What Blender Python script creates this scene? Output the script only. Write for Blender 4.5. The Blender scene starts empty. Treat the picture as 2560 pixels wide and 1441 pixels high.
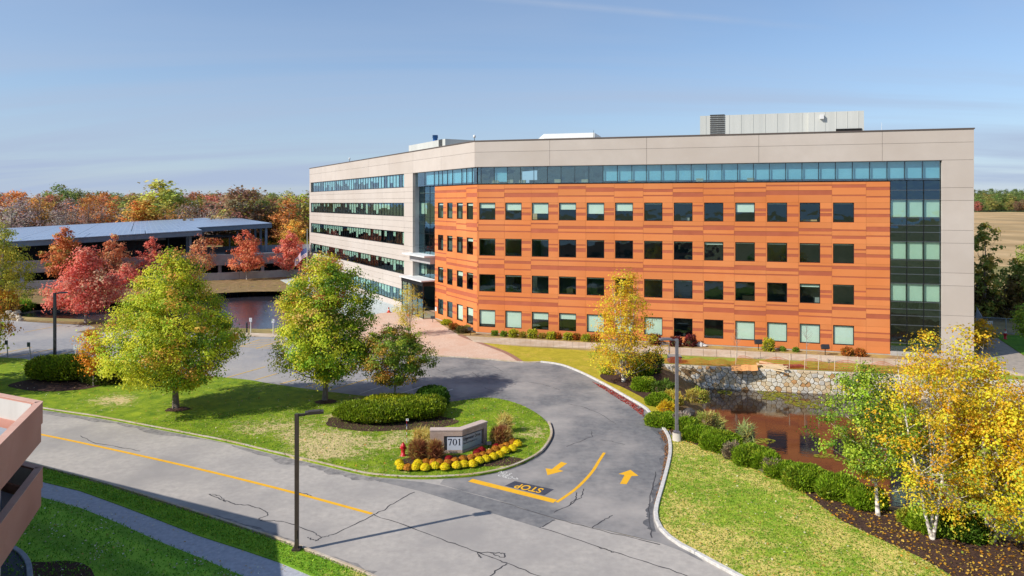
import bpy, math, random
import numpy as np
from mathutils import Vector, Matrix
from mathutils.geometry import delaunay_2d_cdt
rad = math.radians
sc = bpy.context.scene
COL = sc.collection

# ------------------------------------------------------------------ camera
CH, FPX, HOR = 14.68, 1730.0, 507.0            # eye height (m), focal length and horizon row of the 2560 px wide photo
cam_d = bpy.data.cameras.new('camera'); cam = bpy.data.objects.new('camera', cam_d); COL.objects.link(cam)
cam.location = (0, 0, CH); cam.rotation_euler = (rad(90), 0, 0)
cam_d.sensor_width = 36; cam_d.lens = 36 * FPX / 2560; cam_d.shift_y = -(720 - HOR) / 2560
cam_d.clip_start = 0.5; cam_d.clip_end = 6000
sc.camera = cam

# ------------------------------------------------------------------ sky, sun, exposure
SUN_DIR = Vector((-.904 * math.cos(rad(36.8)), -.428 * math.cos(rad(36.8)), math.sin(rad(36.8)))).normalized()
sun_d = bpy.data.lights.new('sun', 'SUN'); sun_d.energy = 4.1; sun_d.angle = rad(.55); sun_d.color = (1, .935, .85)
sun = bpy.data.objects.new('sun', sun_d); COL.objects.link(sun)
sun.rotation_euler = (-SUN_DIR).to_track_quat('-Z', 'Y').to_euler(); sun.location = SUN_DIR * 200
w = bpy.data.worlds.new('World'); sc.world = w; w.use_nodes = True
def build_sky():
    nt = w.node_tree; N = nt.nodes; Lk = nt.links; N.clear()
    out = N.new('ShaderNodeOutputWorld'); bg = N.new('ShaderNodeBackground'); bg.inputs[1].default_value = .106
    sky = N.new('ShaderNodeTexSky'); sky.sky_type = 'NISHITA'; sky.sun_disc = False
    sky.sun_elevation = rad(36.8); sky.sun_rotation = math.atan2(SUN_DIR.x, SUN_DIR.y)
    sky.altitude = 0; sky.air_density = 1.0; sky.dust_density = .25; sky.ozone_density = 5
    tc = N.new('ShaderNodeTexCoord'); sep = N.new('ShaderNodeSeparateXYZ'); Lk.new(tc.outputs['Generated'], sep.inputs[0])
    def m(op, a, b=None, clamp=False):
        n = N.new('ShaderNodeMath'); n.operation = op; n.use_clamp = clamp
        for i, v in enumerate((a, b)):
            if v is None: continue
            if isinstance(v, (int, float)): n.inputs[i].default_value = v
            else: Lk.new(v, n.inputs[i])
        return n.outputs[0]
    den = m('ADD', m('MAXIMUM', sep.outputs[2], 0), .12)
    cx = m('DIVIDE', sep.outputs[0], den); cy = m('DIVIDE', sep.outputs[1], den)
    cmb = N.new('ShaderNodeCombineXYZ'); Lk.new(m('MULTIPLY', m('ADD', cx, m('MULTIPLY', cy, .5)), .22), cmb.inputs[0]); Lk.new(m('MULTIPLY', cy, .85), cmb.inputs[1])
    no = N.new('ShaderNodeTexNoise'); no.inputs['Scale'].default_value = .9; no.inputs['Detail'].default_value = 9; no.inputs['Roughness'].default_value = .55
    no.inputs['Distortion'].default_value = .6; Lk.new(cmb.outputs[0], no.inputs['Vector'])
    rp = N.new('ShaderNodeValToRGB'); rp.color_ramp.elements[0].position = .42; rp.color_ramp.elements[1].position = .70
    Lk.new(no.outputs['Fac'], rp.inputs[0])
    # contrail: a thin great-circle band
    def d(px, py): return Vector(((px - 1280) / FPX, 1, (HOR - py) / FPX)).normalized()
    nn = d(1150, -12).cross(d(2000, 66)).normalized(); mid = d(1530, 22)
    vd = N.new('ShaderNodeVectorMath'); vd.operation = 'DOT_PRODUCT'; vd.inputs[1].default_value = nn; Lk.new(tc.outputs['Generated'], vd.inputs[0])
    vm = N.new('ShaderNodeVectorMath'); vm.operation = 'DOT_PRODUCT'; vm.inputs[1].default_value = mid; Lk.new(tc.outputs['Generated'], vm.inputs[0])
    band = m('SUBTRACT', 1, m('MULTIPLY', m('ABSOLUTE', vd.outputs['Value']), 150), True)
    along = m('MULTIPLY', m('SUBTRACT', vm.outputs['Value'], .955), 26, True)
    n2 = N.new('ShaderNodeTexNoise'); n2.inputs['Scale'].default_value = 22; n2.inputs['Detail'].default_value = 4; Lk.new(tc.outputs['Generated'], n2.inputs['Vector'])
    trail = m('MULTIPLY', m('MULTIPLY', band, along), m('MULTIPLY', n2.outputs['Fac'], .5))
    hz = m('POWER', m('SUBTRACT', 1, m('MAXIMUM', sep.outputs[2], 0), True), 5)
    fac = m('ADD', m('ADD', m('MULTIPLY', rp.outputs[0], .55), m('MULTIPLY', hz, .8)), trail, True)
    mx = N.new('ShaderNodeMixRGB'); Lk.new(fac, mx.inputs[0]); Lk.new(sky.outputs[0], mx.inputs[1]); mx.inputs[2].default_value = (2.95, 3.62, 4.85, 1)
    Lk.new(mx.outputs[0], bg.inputs[0]); Lk.new(bg.outputs[0], out.inputs[0])
build_sky()
sc.view_settings.view_transform = 'Standard'; sc.view_settings.look = 'None'
sc.view_settings.gamma = 1; sc.view_settings.use_curve_mapping = False; sc.view_settings.exposure = 0.45
sc.render.engine = 'CYCLES'
cy = sc.cycles; cy.max_bounces = 8; cy.diffuse_bounces = 3; cy.glossy_bounces = 4; cy.transmission_bounces = 6; cy.transparent_max_bounces = 12
cy.use_denoising = True
cy.sample_clamp_indirect = 6

# ------------------------------------------------------------------ helpers
def G(px, py, z=0.0):
    """ground point under a photo position"""
    k = (CH - z) / (py - HOR)
    return Vector(((px - 1280) * k, FPX * k, z))
def GX(pts, z=0.0): return [G(x, y, z) for x, y in pts]
def lin(h):
    h = h.lstrip('#'); r = []
    for i in (0, 2, 4):
        c = int(h[i:i + 2], 16) / 255
        r.append(c / 12.92 if c <= .04045 else ((c + .055) / 1.055) ** 2.4)
    return tuple(r)
def L4(c): c = lin(c) if isinstance(c, str) else c; return (*c[:3], 1)

MATS = {}
def mat(name, c1, c2=None, scale=1.0, rough=.8, bump=0.0, bscale=None, spec=.3, metal=0.0, detail=6, c3=None, scale3=.1, lo=.35, hi=.65, stretch=None, bdist=.02):
    """procedural surface: two tones mixed by noise, a third by a broad noise, fine relief"""
    if name in MATS: return MATS[name]
    m = bpy.data.materials.new(name); m.use_nodes = True; MATS[name] = m
    nt = m.node_tree; N = nt.nodes; Lk = nt.links
    b = N['Principled BSDF']; b.inputs['Roughness'].default_value = rough; b.inputs['Metallic'].default_value = metal
    b.inputs['Specular IOR Level'].default_value = spec
    geo = N.new('ShaderNodeNewGeometry'); vec = geo.outputs['Position']
    if stretch:
        mp = N.new('ShaderNodeMapping'); mp.inputs['Scale'].default_value = stretch; Lk.new(vec, mp.inputs['Vector']); vec = mp.outputs[0]
    def noise(s, det):
        n = N.new('ShaderNodeTexNoise'); n.inputs['Scale'].default_value = s; n.inputs['Detail'].default_value = det
        n.inputs['Roughness'].default_value = .62; Lk.new(vec, n.inputs['Vector']); return n
    if c2 is None:
        b.inputs['Base Color'].default_value = L4(c1)
    else:
        n = noise(scale, detail); r = N.new('ShaderNodeValToRGB')
        r.color_ramp.elements[0].color = L4(c1); r.color_ramp.elements[1].color = L4(c2)
        r.color_ramp.elements[0].position = lo; r.color_ramp.elements[1].position = hi
        Lk.new(n.outputs['Fac'], r.inputs[0]); col = r.outputs[0]
        if c3 is not None:
            n3 = noise(scale3, 5); r3 = N.new('ShaderNodeValToRGB')
            r3.color_ramp.elements[0].position = .42; r3.color_ramp.elements[1].position = .66
            mx = N.new('ShaderNodeMixRGB'); Lk.new(n3.outputs['Fac'], r3.inputs[0]); Lk.new(r3.outputs[0], mx.inputs[0])
            Lk.new(col, mx.inputs[1]); mx.inputs[2].default_value = L4(c3); col = mx.outputs[0]
        Lk.new(col, b.inputs['Base Color'])
    if bump:
        nb = noise(bscale or scale * 4, 6); bp = N.new('ShaderNodeBump'); bp.inputs['Strength'].default_value = bump
        bp.inputs['Distance'].default_value = bdist
        Lk.new(nb.outputs['Fac'], bp.inputs['Height']); Lk.new(bp.outputs[0], b.inputs['Normal'])
    return m

def leaf_mat(name, objcolor=False, trans=.42, rough=.55):
    if name in MATS: return MATS[name]
    m = bpy.data.materials.new(name); m.use_nodes = True; MATS[name] = m
    nt = m.node_tree; N = nt.nodes; Lk = nt.links; N.clear()
    out = N.new('ShaderNodeOutputMaterial'); at = N.new('ShaderNodeAttribute'); at.attribute_name = 'leaf_col'
    col = at.outputs['Color']
    if objcolor:
        oi = N.new('ShaderNodeObjectInfo'); mx = N.new('ShaderNodeMixRGB'); mx.blend_type = 'MULTIPLY'; mx.inputs[0].default_value = 1
        Lk.new(col, mx.inputs[1]); Lk.new(oi.outputs['Color'], mx.inputs[2]); col = mx.outputs[0]
    p = N.new('ShaderNodeBsdfPrincipled'); p.inputs['Roughness'].default_value = rough; p.inputs['Specular IOR Level'].default_value = .25
    t = N.new('ShaderNodeBsdfTranslucent'); ms = N.new('ShaderNodeMixShader'); ms.inputs[0].default_value = trans
    Lk.new(col, p.inputs['Base Color']); Lk.new(col, t.inputs['Color'])
    Lk.new(p.outputs[0], ms.inputs[1]); Lk.new(t.outputs[0], ms.inputs[2]); Lk.new(ms.outputs[0], out.inputs[0])
    return m

WLOC = {}
def wl(o): return WLOC.get(o.name, Vector((0, 0, 0)))
def tag(o, label=None, cat=None, group=None, kind=None):
    if label: o['label'] = label
    if cat: o['category'] = cat
    if group: o['group'] = group
    if kind: o['kind'] = kind
    return o
def empty(name, loc=(0, 0, 0), rz=0.0):
    o = bpy.data.objects.new(name, None); COL.objects.link(o); o.location = loc; o.rotation_euler = (0, 0, rz); o.empty_display_size = .3
    WLOC[o.name] = Vector(loc); return o
def obj(name, me, parent=None, world=True):
    o = bpy.data.objects.new(name, me); COL.objects.link(o)
    if parent:
        o.parent = parent
        if world: o.location = -wl(parent)
    return o
def setmats(me, mats):
    for m in (mats if isinstance(mats, (list, tuple)) else [mats]): me.materials.append(m)
class MB:
    def __init__(s): s.v = []; s.f = []; s.m = []
    def add(s, vs, fs, mi=0):
        o = len(s.v); s.v += [tuple(v) for v in vs]; s.f += [tuple(i + o for i in f) for f in fs]; s.m += [mi] * len(fs)
    def box(s, c, sz, rz=0.0, mi=0, tilt=None):
        M = Matrix.Rotation(rz, 3, 'Z')
        if tilt is not None: M = M @ tilt
        vs = [Vector(c) + M @ Vector((x * sz[0] / 2, y * sz[1] / 2, z * sz[2] / 2)) for x in (-1, 1) for y in (-1, 1) for z in (-1, 1)]
        s.add(vs, [(0, 1, 3, 2), (4, 6, 7, 5), (0, 4, 5, 1), (2, 3, 7, 6), (0, 2, 6, 4), (1, 5, 7, 3)], mi)
    def prism(s, poly, z0, z1, mi=0, bottom=True):
        n = len(poly); vs = [(p[0], p[1], z0) for p in poly] + [(p[0], p[1], z1) for p in poly]
        fs = [(i, (i + 1) % n, n + (i + 1) % n, n + i) for i in range(n)] + [tuple(range(n, 2 * n))]
        if bottom: fs.append(tuple(reversed(range(n))))
        s.add(vs, fs, mi)
    def tube(s, pts, rs, n=8, mi=0, cap=True):
        pts = [Vector(p) for p in pts]; o = len(s.v); k = len(pts)
        for i, p in enumerate(pts):
            t = (pts[min(i + 1, k - 1)] - pts[max(i - 1, 0)]).normalized()
            a = t.cross(Vector((0, 0, 1)) if abs(t.z) < .9 else Vector((1, 0, 0))).normalized(); b = t.cross(a)
            for j in range(n):
                th = 2 * math.pi * j / n; s.v.append(tuple(p + (a * math.cos(th) + b * math.sin(th)) * rs[i]))
        for i in range(k - 1):
            for j in range(n):
                s.f.append((o + i * n + j, o + i * n + (j + 1) % n, o + (i + 1) * n + (j + 1) % n, o + (i + 1) * n + j)); s.m.append(mi)
        if cap:
            s.f.append(tuple(o + j for j in range(n))); s.m.append(mi); s.f.append(tuple(o + (k - 1) * n + j for j in reversed(range(n)))); s.m.append(mi)
    def lathe(s, prof, c=(0, 0, 0), n=12, mi=0):
        s.tube([(c[0], c[1], c[2] + z) for r, z in prof], [max(r, 1e-4) for r, z in prof], n, mi)
    def blob(s, c, r, mi=0, rng=None, nu=10, nv=7, j=.12):
        o = len(s.v)
        for i in range(nv + 1):
            ph = math.pi * i / nv
            for k in range(nu):
                th = 2 * math.pi * k / nu; q = 1 + (rng.uniform(-j, j) if rng else 0)
                s.v.append((c[0] + r[0] * q * math.sin(ph) * math.cos(th), c[1] + r[1] * q * math.sin(ph) * math.sin(th), c[2] + r[2] * q * math.cos(ph)))
        for i in range(nv):
            for k in range(nu):
                s.f.append((o + i * nu + k, o + (i + 1) * nu + k, o + (i + 1) * nu + (k + 1) % nu, o + i * nu + (k + 1) % nu)); s.m.append(mi)
    def mesh(s, name, mats, smooth=False):
        me = bpy.data.meshes.new(name); me.from_pydata(s.v, [], s.f); setmats(me, mats)
        me.polygons.foreach_set('material_index', s.m)
        if smooth: me.polygons.foreach_set('use_smooth', [True] * len(s.f))
        me.update(); return me
    def build(s, name, mats, parent=None, smooth=False, world=True): return obj(name, s.mesh(name, mats, smooth), parent, world)

def catmull(pts, step=6, closed=False):
    P = [Vector(p) for p in pts]; n = len(P); out = []
    rng_ = range(n) if closed else range(n - 1)
    for i in rng_:
        p0 = P[(i - 1) % n] if closed or i > 0 else P[0]; p1 = P[i]; p2 = P[(i + 1) % n]; p3 = P[(i + 2) % n] if closed or i + 2 < n else P[-1]
        for k in range(step):
            t = k / step
            out.append(.5 * ((2 * p1) + (p2 - p0) * t + (2 * p0 - 5 * p1 + 4 * p2 - p3) * t * t + (3 * p1 - p0 - 3 * p2 + p3) * t ** 3))
    if not closed: out.append(P[-1])
    return out
def inside(p, poly):
    c = False; n = len(poly); j = n - 1
    for i in range(n):
        a, b = poly[i], poly[j]
        if (a[1] > p[1]) != (b[1] > p[1]) and p[0] < (b[0] - a[0]) * (p[1] - a[1]) / (b[1] - a[1]) + a[0]: c = not c
        j = i
    return c
def sheet(name, pts, z, m, kind='structure', parent=None, skirt=0.0):
    """flat polygon sheet, with a skirt down its rim where it stands proud"""
    mb = MB(); P = [(p[0], p[1]) for p in pts]; n = len(P)
    area = sum(P[i][0] * P[(i + 1) % n][1] - P[(i + 1) % n][0] * P[i][1] for i in range(n))
    if area < 0: P.reverse()
    mb.add([(x, y, z) for x, y in P], [tuple(range(n))])
    if skirt: mb.add([(x, y, z) for x, y in P] + [(x, y, z - skirt) for x, y in P], [(i, n + i, n + (i + 1) % n, (i + 1) % n) for i in range(n)])
    o = mb.build(name, m, parent)
    if not parent: o['kind'] = kind
    return o
def ribbon(mb, pts, width, z, mi=0):
    P = [Vector((p[0], p[1], 0)) for p in pts]; vs = []
    for i, p in enumerate(P):
        t = (P[min(i + 1, len(P) - 1)] - P[max(i - 1, 0)]).normalized(); nrm = Vector((-t.y, t.x, 0))
        ww = width[i] if isinstance(width, (list, tuple)) else width
        a = p + nrm * ww / 2; b = p - nrm * ww / 2; vs += [(a.x, a.y, z), (b.x, b.y, z)]
    mb.add(vs, [(2 * i, 2 * i + 1, 2 * i + 3, 2 * i + 2) for i in range(len(P) - 1)], mi)

def quads_mesh(name, c, nrm, size, col, m, aspect=.75, fold=.25, rng=None):
    """leaf cloud: one folded leaf-shaped quad per centre"""
    n = len(c); rng = rng or np.random.default_rng(1)
    nrm = nrm / (np.linalg.norm(nrm, axis=1, keepdims=True) + 1e-9)
    rv = rng.normal(size=(n, 3)); u = np.cross(nrm, rv); u /= (np.linalg.norm(u, axis=1, keepdims=True) + 1e-9); v = np.cross(nrm, u)
    s = size[:, None]
    vs = np.stack([c - u * s * .5, c - v * s * .5 * aspect + nrm * s * fold * .5, c + u * s * .5, c + v * s * .5 * aspect + nrm * s * fold * .5], 1).reshape(-1, 3)
    return raw_quads(name, vs, np.repeat(col, 4, 0), m)
def raw_quads(name, vs, col, m):
    n = len(vs) // 4; me = bpy.data.meshes.new(name)
    me.vertices.add(4 * n); me.vertices.foreach_set('co', vs.astype(np.float32).ravel())
    me.loops.add(4 * n); me.loops.foreach_set('vertex_index', np.arange(4 * n, dtype=np.int32))
    me.polygons.add(n); me.polygons.foreach_set('loop_start', np.arange(0, 4 * n, 4, dtype=np.int32)); me.polygons.foreach_set('loop_total', np.full(n, 4, np.int32))
    at = me.attributes.new('leaf_col', 'FLOAT_COLOR', 'POINT'); c4 = np.ones((4 * n, 4), np.float32); c4[:, :3] = col; at.data.foreach_set('color', c4.ravel())
    me.update(calc_edges=True); setmats(me, m); return me

def jitter(base, n, rng, v=.18, h=.06):
    base = np.asarray(base); k = np.exp(rng.normal(0, v, (n, 1))) * np.exp(rng.normal(0, h, (n, 3)))
    return np.clip(base * k, 0, .9)

LEAF = leaf_mat('leaf'); FARLEAF = leaf_mat('far_leaf', True)
LEAF_GAIN = np.array([1.42, 1.36, 1.0])
BARK = mat('bark', '6a5d52', '8d8177', 6, .9, .6, 30, stretch=(1, 1, .25)); BARKP = mat('birch_bark', 'cfc6b8', 'efe9dd', 2.5, .7, .3, 20, c3='6a5f55', scale3=2.2, stretch=(1, 1, 3))
BARKG = mat('grey_bark', '8a7f76', 'aaa098', 5, .9, .4, 30)

def tree(name, label, cat, x, y, H, prof, palette, ncl, nleaf, lsize, csize, trunk_r, seed, bark=BARK, stems=((0, 0),), group=None, split=.25, pick=None, flat=.7,
         core=.55, z0=0, branches=60, br=.35, twigs=0, droop=0.0, rough=.22, lean=(0, 0), up=.4):
    """prof: list of (height fraction, radius m); palette: list of (colour, weight); pick(rel xyz)->extra palette index weights"""
    rng = np.random.default_rng(seed); R = random.Random(seed)
    t = empty(name, (x, y, z0)); tag(t, label, cat, group)
    pt = np.array([p[0] for p in prof]); pr = np.array([p[1] for p in prof]); Rm = pr.max()
    tt = rng.uniform(pt[0], pt[-1], ncl * 6); wgt = np.interp(tt, pt, pr) / Rm
    tt = tt[rng.uniform(size=len(tt)) < wgt ** 1.3][:ncl]; n = len(tt)
    th = rng.uniform(0, 2 * np.pi, n); ph = rng.uniform(0, 6.28, 6)
    lob = 1 + rough * (np.sin(3 * th + ph[0] + 5 * tt) + np.sin(5 * th + ph[1] - 9 * tt) + np.sin(2 * th + ph[2] + 14 * tt)) / 1.7
    rr = np.interp(tt, pt, pr) * lob * rng.uniform(0, 1, n) ** core
    C = np.stack([rr * np.cos(th) + lean[0] * tt, rr * np.sin(th) + lean[1] * tt, tt * H - droop * rr], 1)
    # palette per clump
    pc = np.array([lin(p[0]) for p in palette]) * LEAF_GAIN; pw = np.array([p[1] for p in palette], float)
    W = np.tile(pw, (n, 1))
    if pick is not None: W = W * pick(C[:, 0] / Rm, C[:, 1] / Rm, tt)
    W /= W.sum(1, keepdims=True); idx = (W.cumsum(1) > rng.uniform(size=(n, 1))).argmax(1)
    per = rng.poisson(nleaf / n, n); ci = np.repeat(np.arange(n), per); m = len(ci)
    cs = csize * rng.uniform(.6, 1.25, n)
    off = rng.normal(size=(m, 3)) * np.array([1, 1, flat]) * .55
    P = C[ci] + off * cs[ci][:, None]; P[:, 2] = np.maximum(P[:, 2], .3)
    outv = P - np.stack([lean[0] * tt[ci], lean[1] * tt[ci], np.clip(tt[ci] - .12, 0, 1) * H], 1); outv /= np.linalg.norm(outv, axis=1, keepdims=True) + 1e-6
    nr = outv * .5 + np.array([0, 0, up]) + rng.normal(size=(m, 3)) * .38 + off * .75
    other = rng.uniform(size=m) < .1; li = np.where(other, rng.choice(len(palette), m, p=pw / pw.sum()), idx[ci])
    col = pc[li] * np.exp(rng.normal(0, .16, (n, 1)))[ci] * np.exp(rng.normal(0, .12, (m, 1))) * np.exp(rng.normal(0, .05, (m, 3)))
    me = quads_mesh('crown', P, nr, lsize * rng.uniform(.65, 1.3, m), np.clip(col, 0, .8), LEAF, rng=rng)
    obj('crown', me, t, False)
    mb = MB()
    tops = []
    for sx, sy in stems:
        b = Vector((R.uniform(-.12, .12) * (len(stems) > 1), R.uniform(-.12, .12) * (len(stems) > 1), -.05)); top = Vector((sx + lean[0] * .9, sy + lean[1] * .9, H * .9))
        pts = []; rs = []
        for k in range(9):
            f = k / 8; e = f ** .8 if len(stems) > 1 else f
            pts.append(b.lerp(top, f) + Vector(((e - f) * sx * 1.3 + R.uniform(-1, 1) * .05 * H * .12 * (0 < k), (e - f) * sy * 1.3 + R.uniform(-1, 1) * .05 * H * .12 * (0 < k), 0)))
            rs.append(trunk_r * (1.35 if k == 0 else (1 - f) ** .8 + .06))
        mb.tube(pts, rs, 9 if trunk_r > .07 else 7); tops.append(pts)
    for q in range(min(branches, n)):
        i = int(rng.integers(n)); pts = tops[q % len(tops)]; c = Vector(C[i])
        f = min(.9, max(split * .8, c.z / (H * .9) - R.uniform(.12, .3))); k = f * 8; a = pts[int(k)].lerp(pts[min(int(k) + 1, 8)], k - int(k))
        r0 = trunk_r * br * (1.1 - f); mid = a.lerp(c, .5) + Vector((0, 0, -.1 * (c - a).length * .6))
        mb.tube([a, mid, c], [r0, r0 * .65, r0 * .2], 5, cap=False)
        for _ in range(twigs):
            dv = Vector((R.gauss(0, 1), R.gauss(0, 1), R.uniform(.2, 1.2))).normalized() * csize * R.uniform(.6, 1.3); s0 = mid.lerp(c, R.uniform(.1, 1))
            mb.tube([s0, s0 + dv], [r0 * .3 + .006, .005], 3, cap=False)
    obj('trunk', mb.mesh('trunk', bark, True), t, False)
    return t

def bush(name, label, cat, x, y, rx, ry, h, palette, n, ls, seed, group=None, z0=.05, spiky=.5, shape=.55, rz=0.0, core='3a3a1c', aspect=.45, lumps=0, poly=None, base=.1):
    """clipped or loose shrub: a twiggy core under a skin of sprigs; one mesh"""
    rng = np.random.default_rng(seed); R = random.Random(seed)
    u = rng.uniform(0, 2 * np.pi, n); cz = rng.uniform(-.25, 1, n); cz = np.sign(cz) * np.abs(cz) ** .8
    tp = rng.uniform(size=n) < .4; st = np.sqrt(rng.uniform(0, 1, n)); cz = np.where(tp, np.sqrt(np.clip(1 - st ** (2 / shape), 0, 1)), cz)
    s = np.where(tp, st, np.sqrt(1 - np.clip(cz, -1, 1) ** 2) ** shape); d = rng.uniform(.82, 1.04, n)
    if lumps:
        ph = rng.uniform(0, 6.28, 4); d = d * (1 + lumps * (np.sin(3 * u + ph[0] + 2 * cz) + np.sin(5 * u + ph[1]) + np.sin(4 * cz * 2 + ph[2])) / 2.2)
    low = np.where(cz < 0, 1 + cz * .8, 1)
    P = np.stack([rx * s * low * np.cos(u) * d, ry * s * low * np.sin(u) * d, h * (base + (1 - base) * np.maximum(cz, 0)) * d + np.minimum(cz, 0) * h * base * 2], 1)
    P[:, 2] = np.maximum(P[:, 2], .02)
    nr = np.stack([P[:, 0] / rx ** 2, P[:, 1] / ry ** 2, P[:, 2] / h ** 2 * .8 + .15], 1); nr /= np.linalg.norm(nr, axis=1, keepdims=True) + 1e-6
    pc = np.array([lin(p[0]) for p in palette]) * LEAF_GAIN; pw = np.array([p[1] for p in palette], float); pw /= pw.sum()
    # patches of colour
    pa = np.sin(P[:, 0] * 3.1 / max(rx, .4) + seed) + np.sin(P[:, 1] * 3.7 / max(ry, .4) + seed * 2) + rng.normal(0, .9, n); order = np.argsort(np.argsort(pa)) / n
    li = np.searchsorted(pw.cumsum(), order, side='right').clip(0, len(pc) - 1)
    col = pc[li] * np.exp(rng.normal(0, .25, (n, 1))) * np.exp(rng.normal(0, .06, (n, 3)))
    # sprig quads: long axis leans outward/up
    ax = nr * spiky + rng.normal(size=(n, 3)) * .45 + np.array([0, 0, .35]); ax /= np.linalg.norm(ax, axis=1, keepdims=True)
    sd = np.cross(ax, rng.normal(size=(n, 3))); sd /= np.linalg.norm(sd, axis=1, keepdims=True) + 1e-6
    L = ls * rng.uniform(.6, 1.4, n)[:, None]
    vs = np.stack([P - sd * L * aspect * .5, P - ax * L * .2 + sd * L * aspect * .5, P + ax * L * .9 + sd * L * aspect * .2, P + ax * L * .6 - sd * L * aspect * .4], 1).reshape(-1, 3)
    me = raw_quads(name, vs, np.repeat(np.clip(col, 0, .8), 4, 0), [LEAF])
    o = bpy.data.objects.new(name, me); COL.objects.link(o); o.location = (x, y, z0); o.rotation_euler = (0, 0, rz); tag(o, label, cat, group)
    mb = MB(); mb.blob((0, 0, h * (base + .36 * (1 - base))), (rx * .8, ry * .8, h * .42), rng=R, nu=14, nv=8, j=.08)
    for _ in range(10):
        a = R.uniform(0, 6.28); mb.tube([(rx * .25 * math.cos(a), ry * .25 * math.sin(a), 0), (rx * .6 * math.cos(a), ry * .6 * math.sin(a), h * .5)], [.03, .015], 4)
    k = mb.build('branches', mat('twigs_' + core, core, lin(core) and tuple(c * 1.7 for c in lin(core)), 8, .9, .5, 25), o, False)
    return o
ORD = 'first second third fourth fifth sixth seventh eighth ninth tenth eleventh twelfth thirteenth fourteenth fifteenth sixteenth seventeenth eighteenth nineteenth twentieth'.split()
# ================================================================== GROUND, ROADS, WATER
WATER1, WATER2 = -1.8, -.9
M_DRY = mat('dry_ground', '8d7a4e', 'b39a66', .35, .95, .5, 6, c3='7a7440', scale3=.03)
M_DIRT = mat('bank_dirt', '6a5238', '9c8058', 1.2, .95, .8, 7, c3='7d6a3c', scale3=.4, bdist=.1)
M_MULCH = mat('mulch', '2e1f18', '5a4034', 9, .95, .9, 26, detail=8, bdist=.05)
def lawn_mat(name, g1, g2, dry, pts=(), amount=.52, dscale=.22, stripes=None):
    if name in MATS: return MATS[name]
    m = bpy.data.materials.new(name); m.use_nodes = True; MATS[name] = m
    nt = m.node_tree; N = nt.nodes; Lk = nt.links; b = N['Principled BSDF']; b.inputs['Roughness'].default_value = .85; b.inputs['Specular IOR Level'].default_value = .15
    geo = N.new('ShaderNodeNewGeometry'); pos = geo.outputs['Position']
    def noise(s, det, dist=0, ro=.6):
        n = N.new('ShaderNodeTexNoise'); n.inputs['Scale'].default_value = s; n.inputs['Detail'].default_value = det; n.inputs['Distortion'].default_value = dist; n.inputs['Roughness'].default_value = ro
        Lk.new(pos, n.inputs['Vector']); return n.outputs['Fac']
    def ramp(x, a, c, ca=(0, 0, 0), cb=(1, 1, 1)):
        r = N.new('ShaderNodeValToRGB'); r.color_ramp.elements[0].position = a; r.color_ramp.elements[1].position = c
        r.color_ramp.elements[0].color = (*ca, 1); r.color_ramp.elements[1].color = (*cb, 1); Lk.new(x, r.inputs[0]); return r.outputs[0]
    def mth(op, a, bb, clamp=False):
        n = N.new('ShaderNodeMath'); n.operation = op; n.use_clamp = clamp
        for i, v in enumerate((a, bb)):
            if isinstance(v, (int, float)): n.inputs[i].default_value = v
            else: Lk.new(v, n.inputs[i])
        return n.outputs[0]
    green = ramp(noise(1.1, 8, .4, .7), .33, .68, lin(g1), lin(g2))
    broad = noise(dscale, 4, .5); fine = noise(2.6, 8, 1.0, .72)
    d = mth('ADD', mth('MULTIPLY', broad, .42), mth('MULTIPLY', fine, .58))
    for x, y, r, k in pts:
        v = N.new('ShaderNodeVectorMath'); v.operation = 'DISTANCE'; Lk.new(pos, v.inputs[0]); v.inputs[1].default_value = (x, y, .1)
        d = mth('ADD', d, mth('MULTIPLY', mth('SUBTRACT', 1, mth('DIVIDE', v.outputs['Value'], r), True), k))
    mk = ramp(d, amount, amount + .09)
    mx = N.new('ShaderNodeMixRGB'); Lk.new(mk, mx.inputs[0]); Lk.new(green, mx.inputs[1]); Lk.new(ramp(noise(3.5, 5), .3, .7, lin(dry), tuple(min(1, c * 1.35) for c in lin(dry))), mx.inputs[2])
    col = mx.outputs[0]
    if stripes:
        v = N.new('ShaderNodeVectorMath'); v.operation = 'DOT_PRODUCT'; Lk.new(pos, v.inputs[0]); v.inputs[1].default_value = (*stripes, 0)
        s = mth('SINE', v.outputs['Value'], 0); m2 = N.new('ShaderNodeMixRGB'); m2.blend_type = 'MULTIPLY'; m2.inputs[0].default_value = 1
        Lk.new(col, m2.inputs[1]); Lk.new(ramp(mth('ADD', mth('MULTIPLY', s, .5), .5), .3, .7, (.8, .8, .8), (1.15, 1.1, 1.0)), m2.inputs[2]); col = m2.outputs[0]
    Lk.new(col, b.inputs['Base Color'])
    bp = N.new('ShaderNodeBump'); bp.inputs['Strength'].default_value = .7; bp.inputs['Distance'].default_value = .06; Lk.new(noise(24, 5), bp.inputs['Height']); Lk.new(bp.outputs[0], b.inputs['Normal'])
    return m
def gp(px, py, r, k): g = G(px, py); return (g.x, g.y, r, k)
M_LAWN = lawn_mat('island_lawn', '527418', '96a828', 'c0ac7c', [gp(720, 1060, 4.5, .11), gp(640, 1088, 4, .1), gp(860, 1105, 4.5, .14), gp(1000, 1130, 4, .1), gp(300, 1003, 3.0, .14), gp(905, 1040, 3, .18), gp(790, 1120, 4, .14), gp(1340, 1090, 2.0, .12), gp(1250, 1168, 2.0, .16), gp(1320, 1060, 2, .1)], .585)
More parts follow.
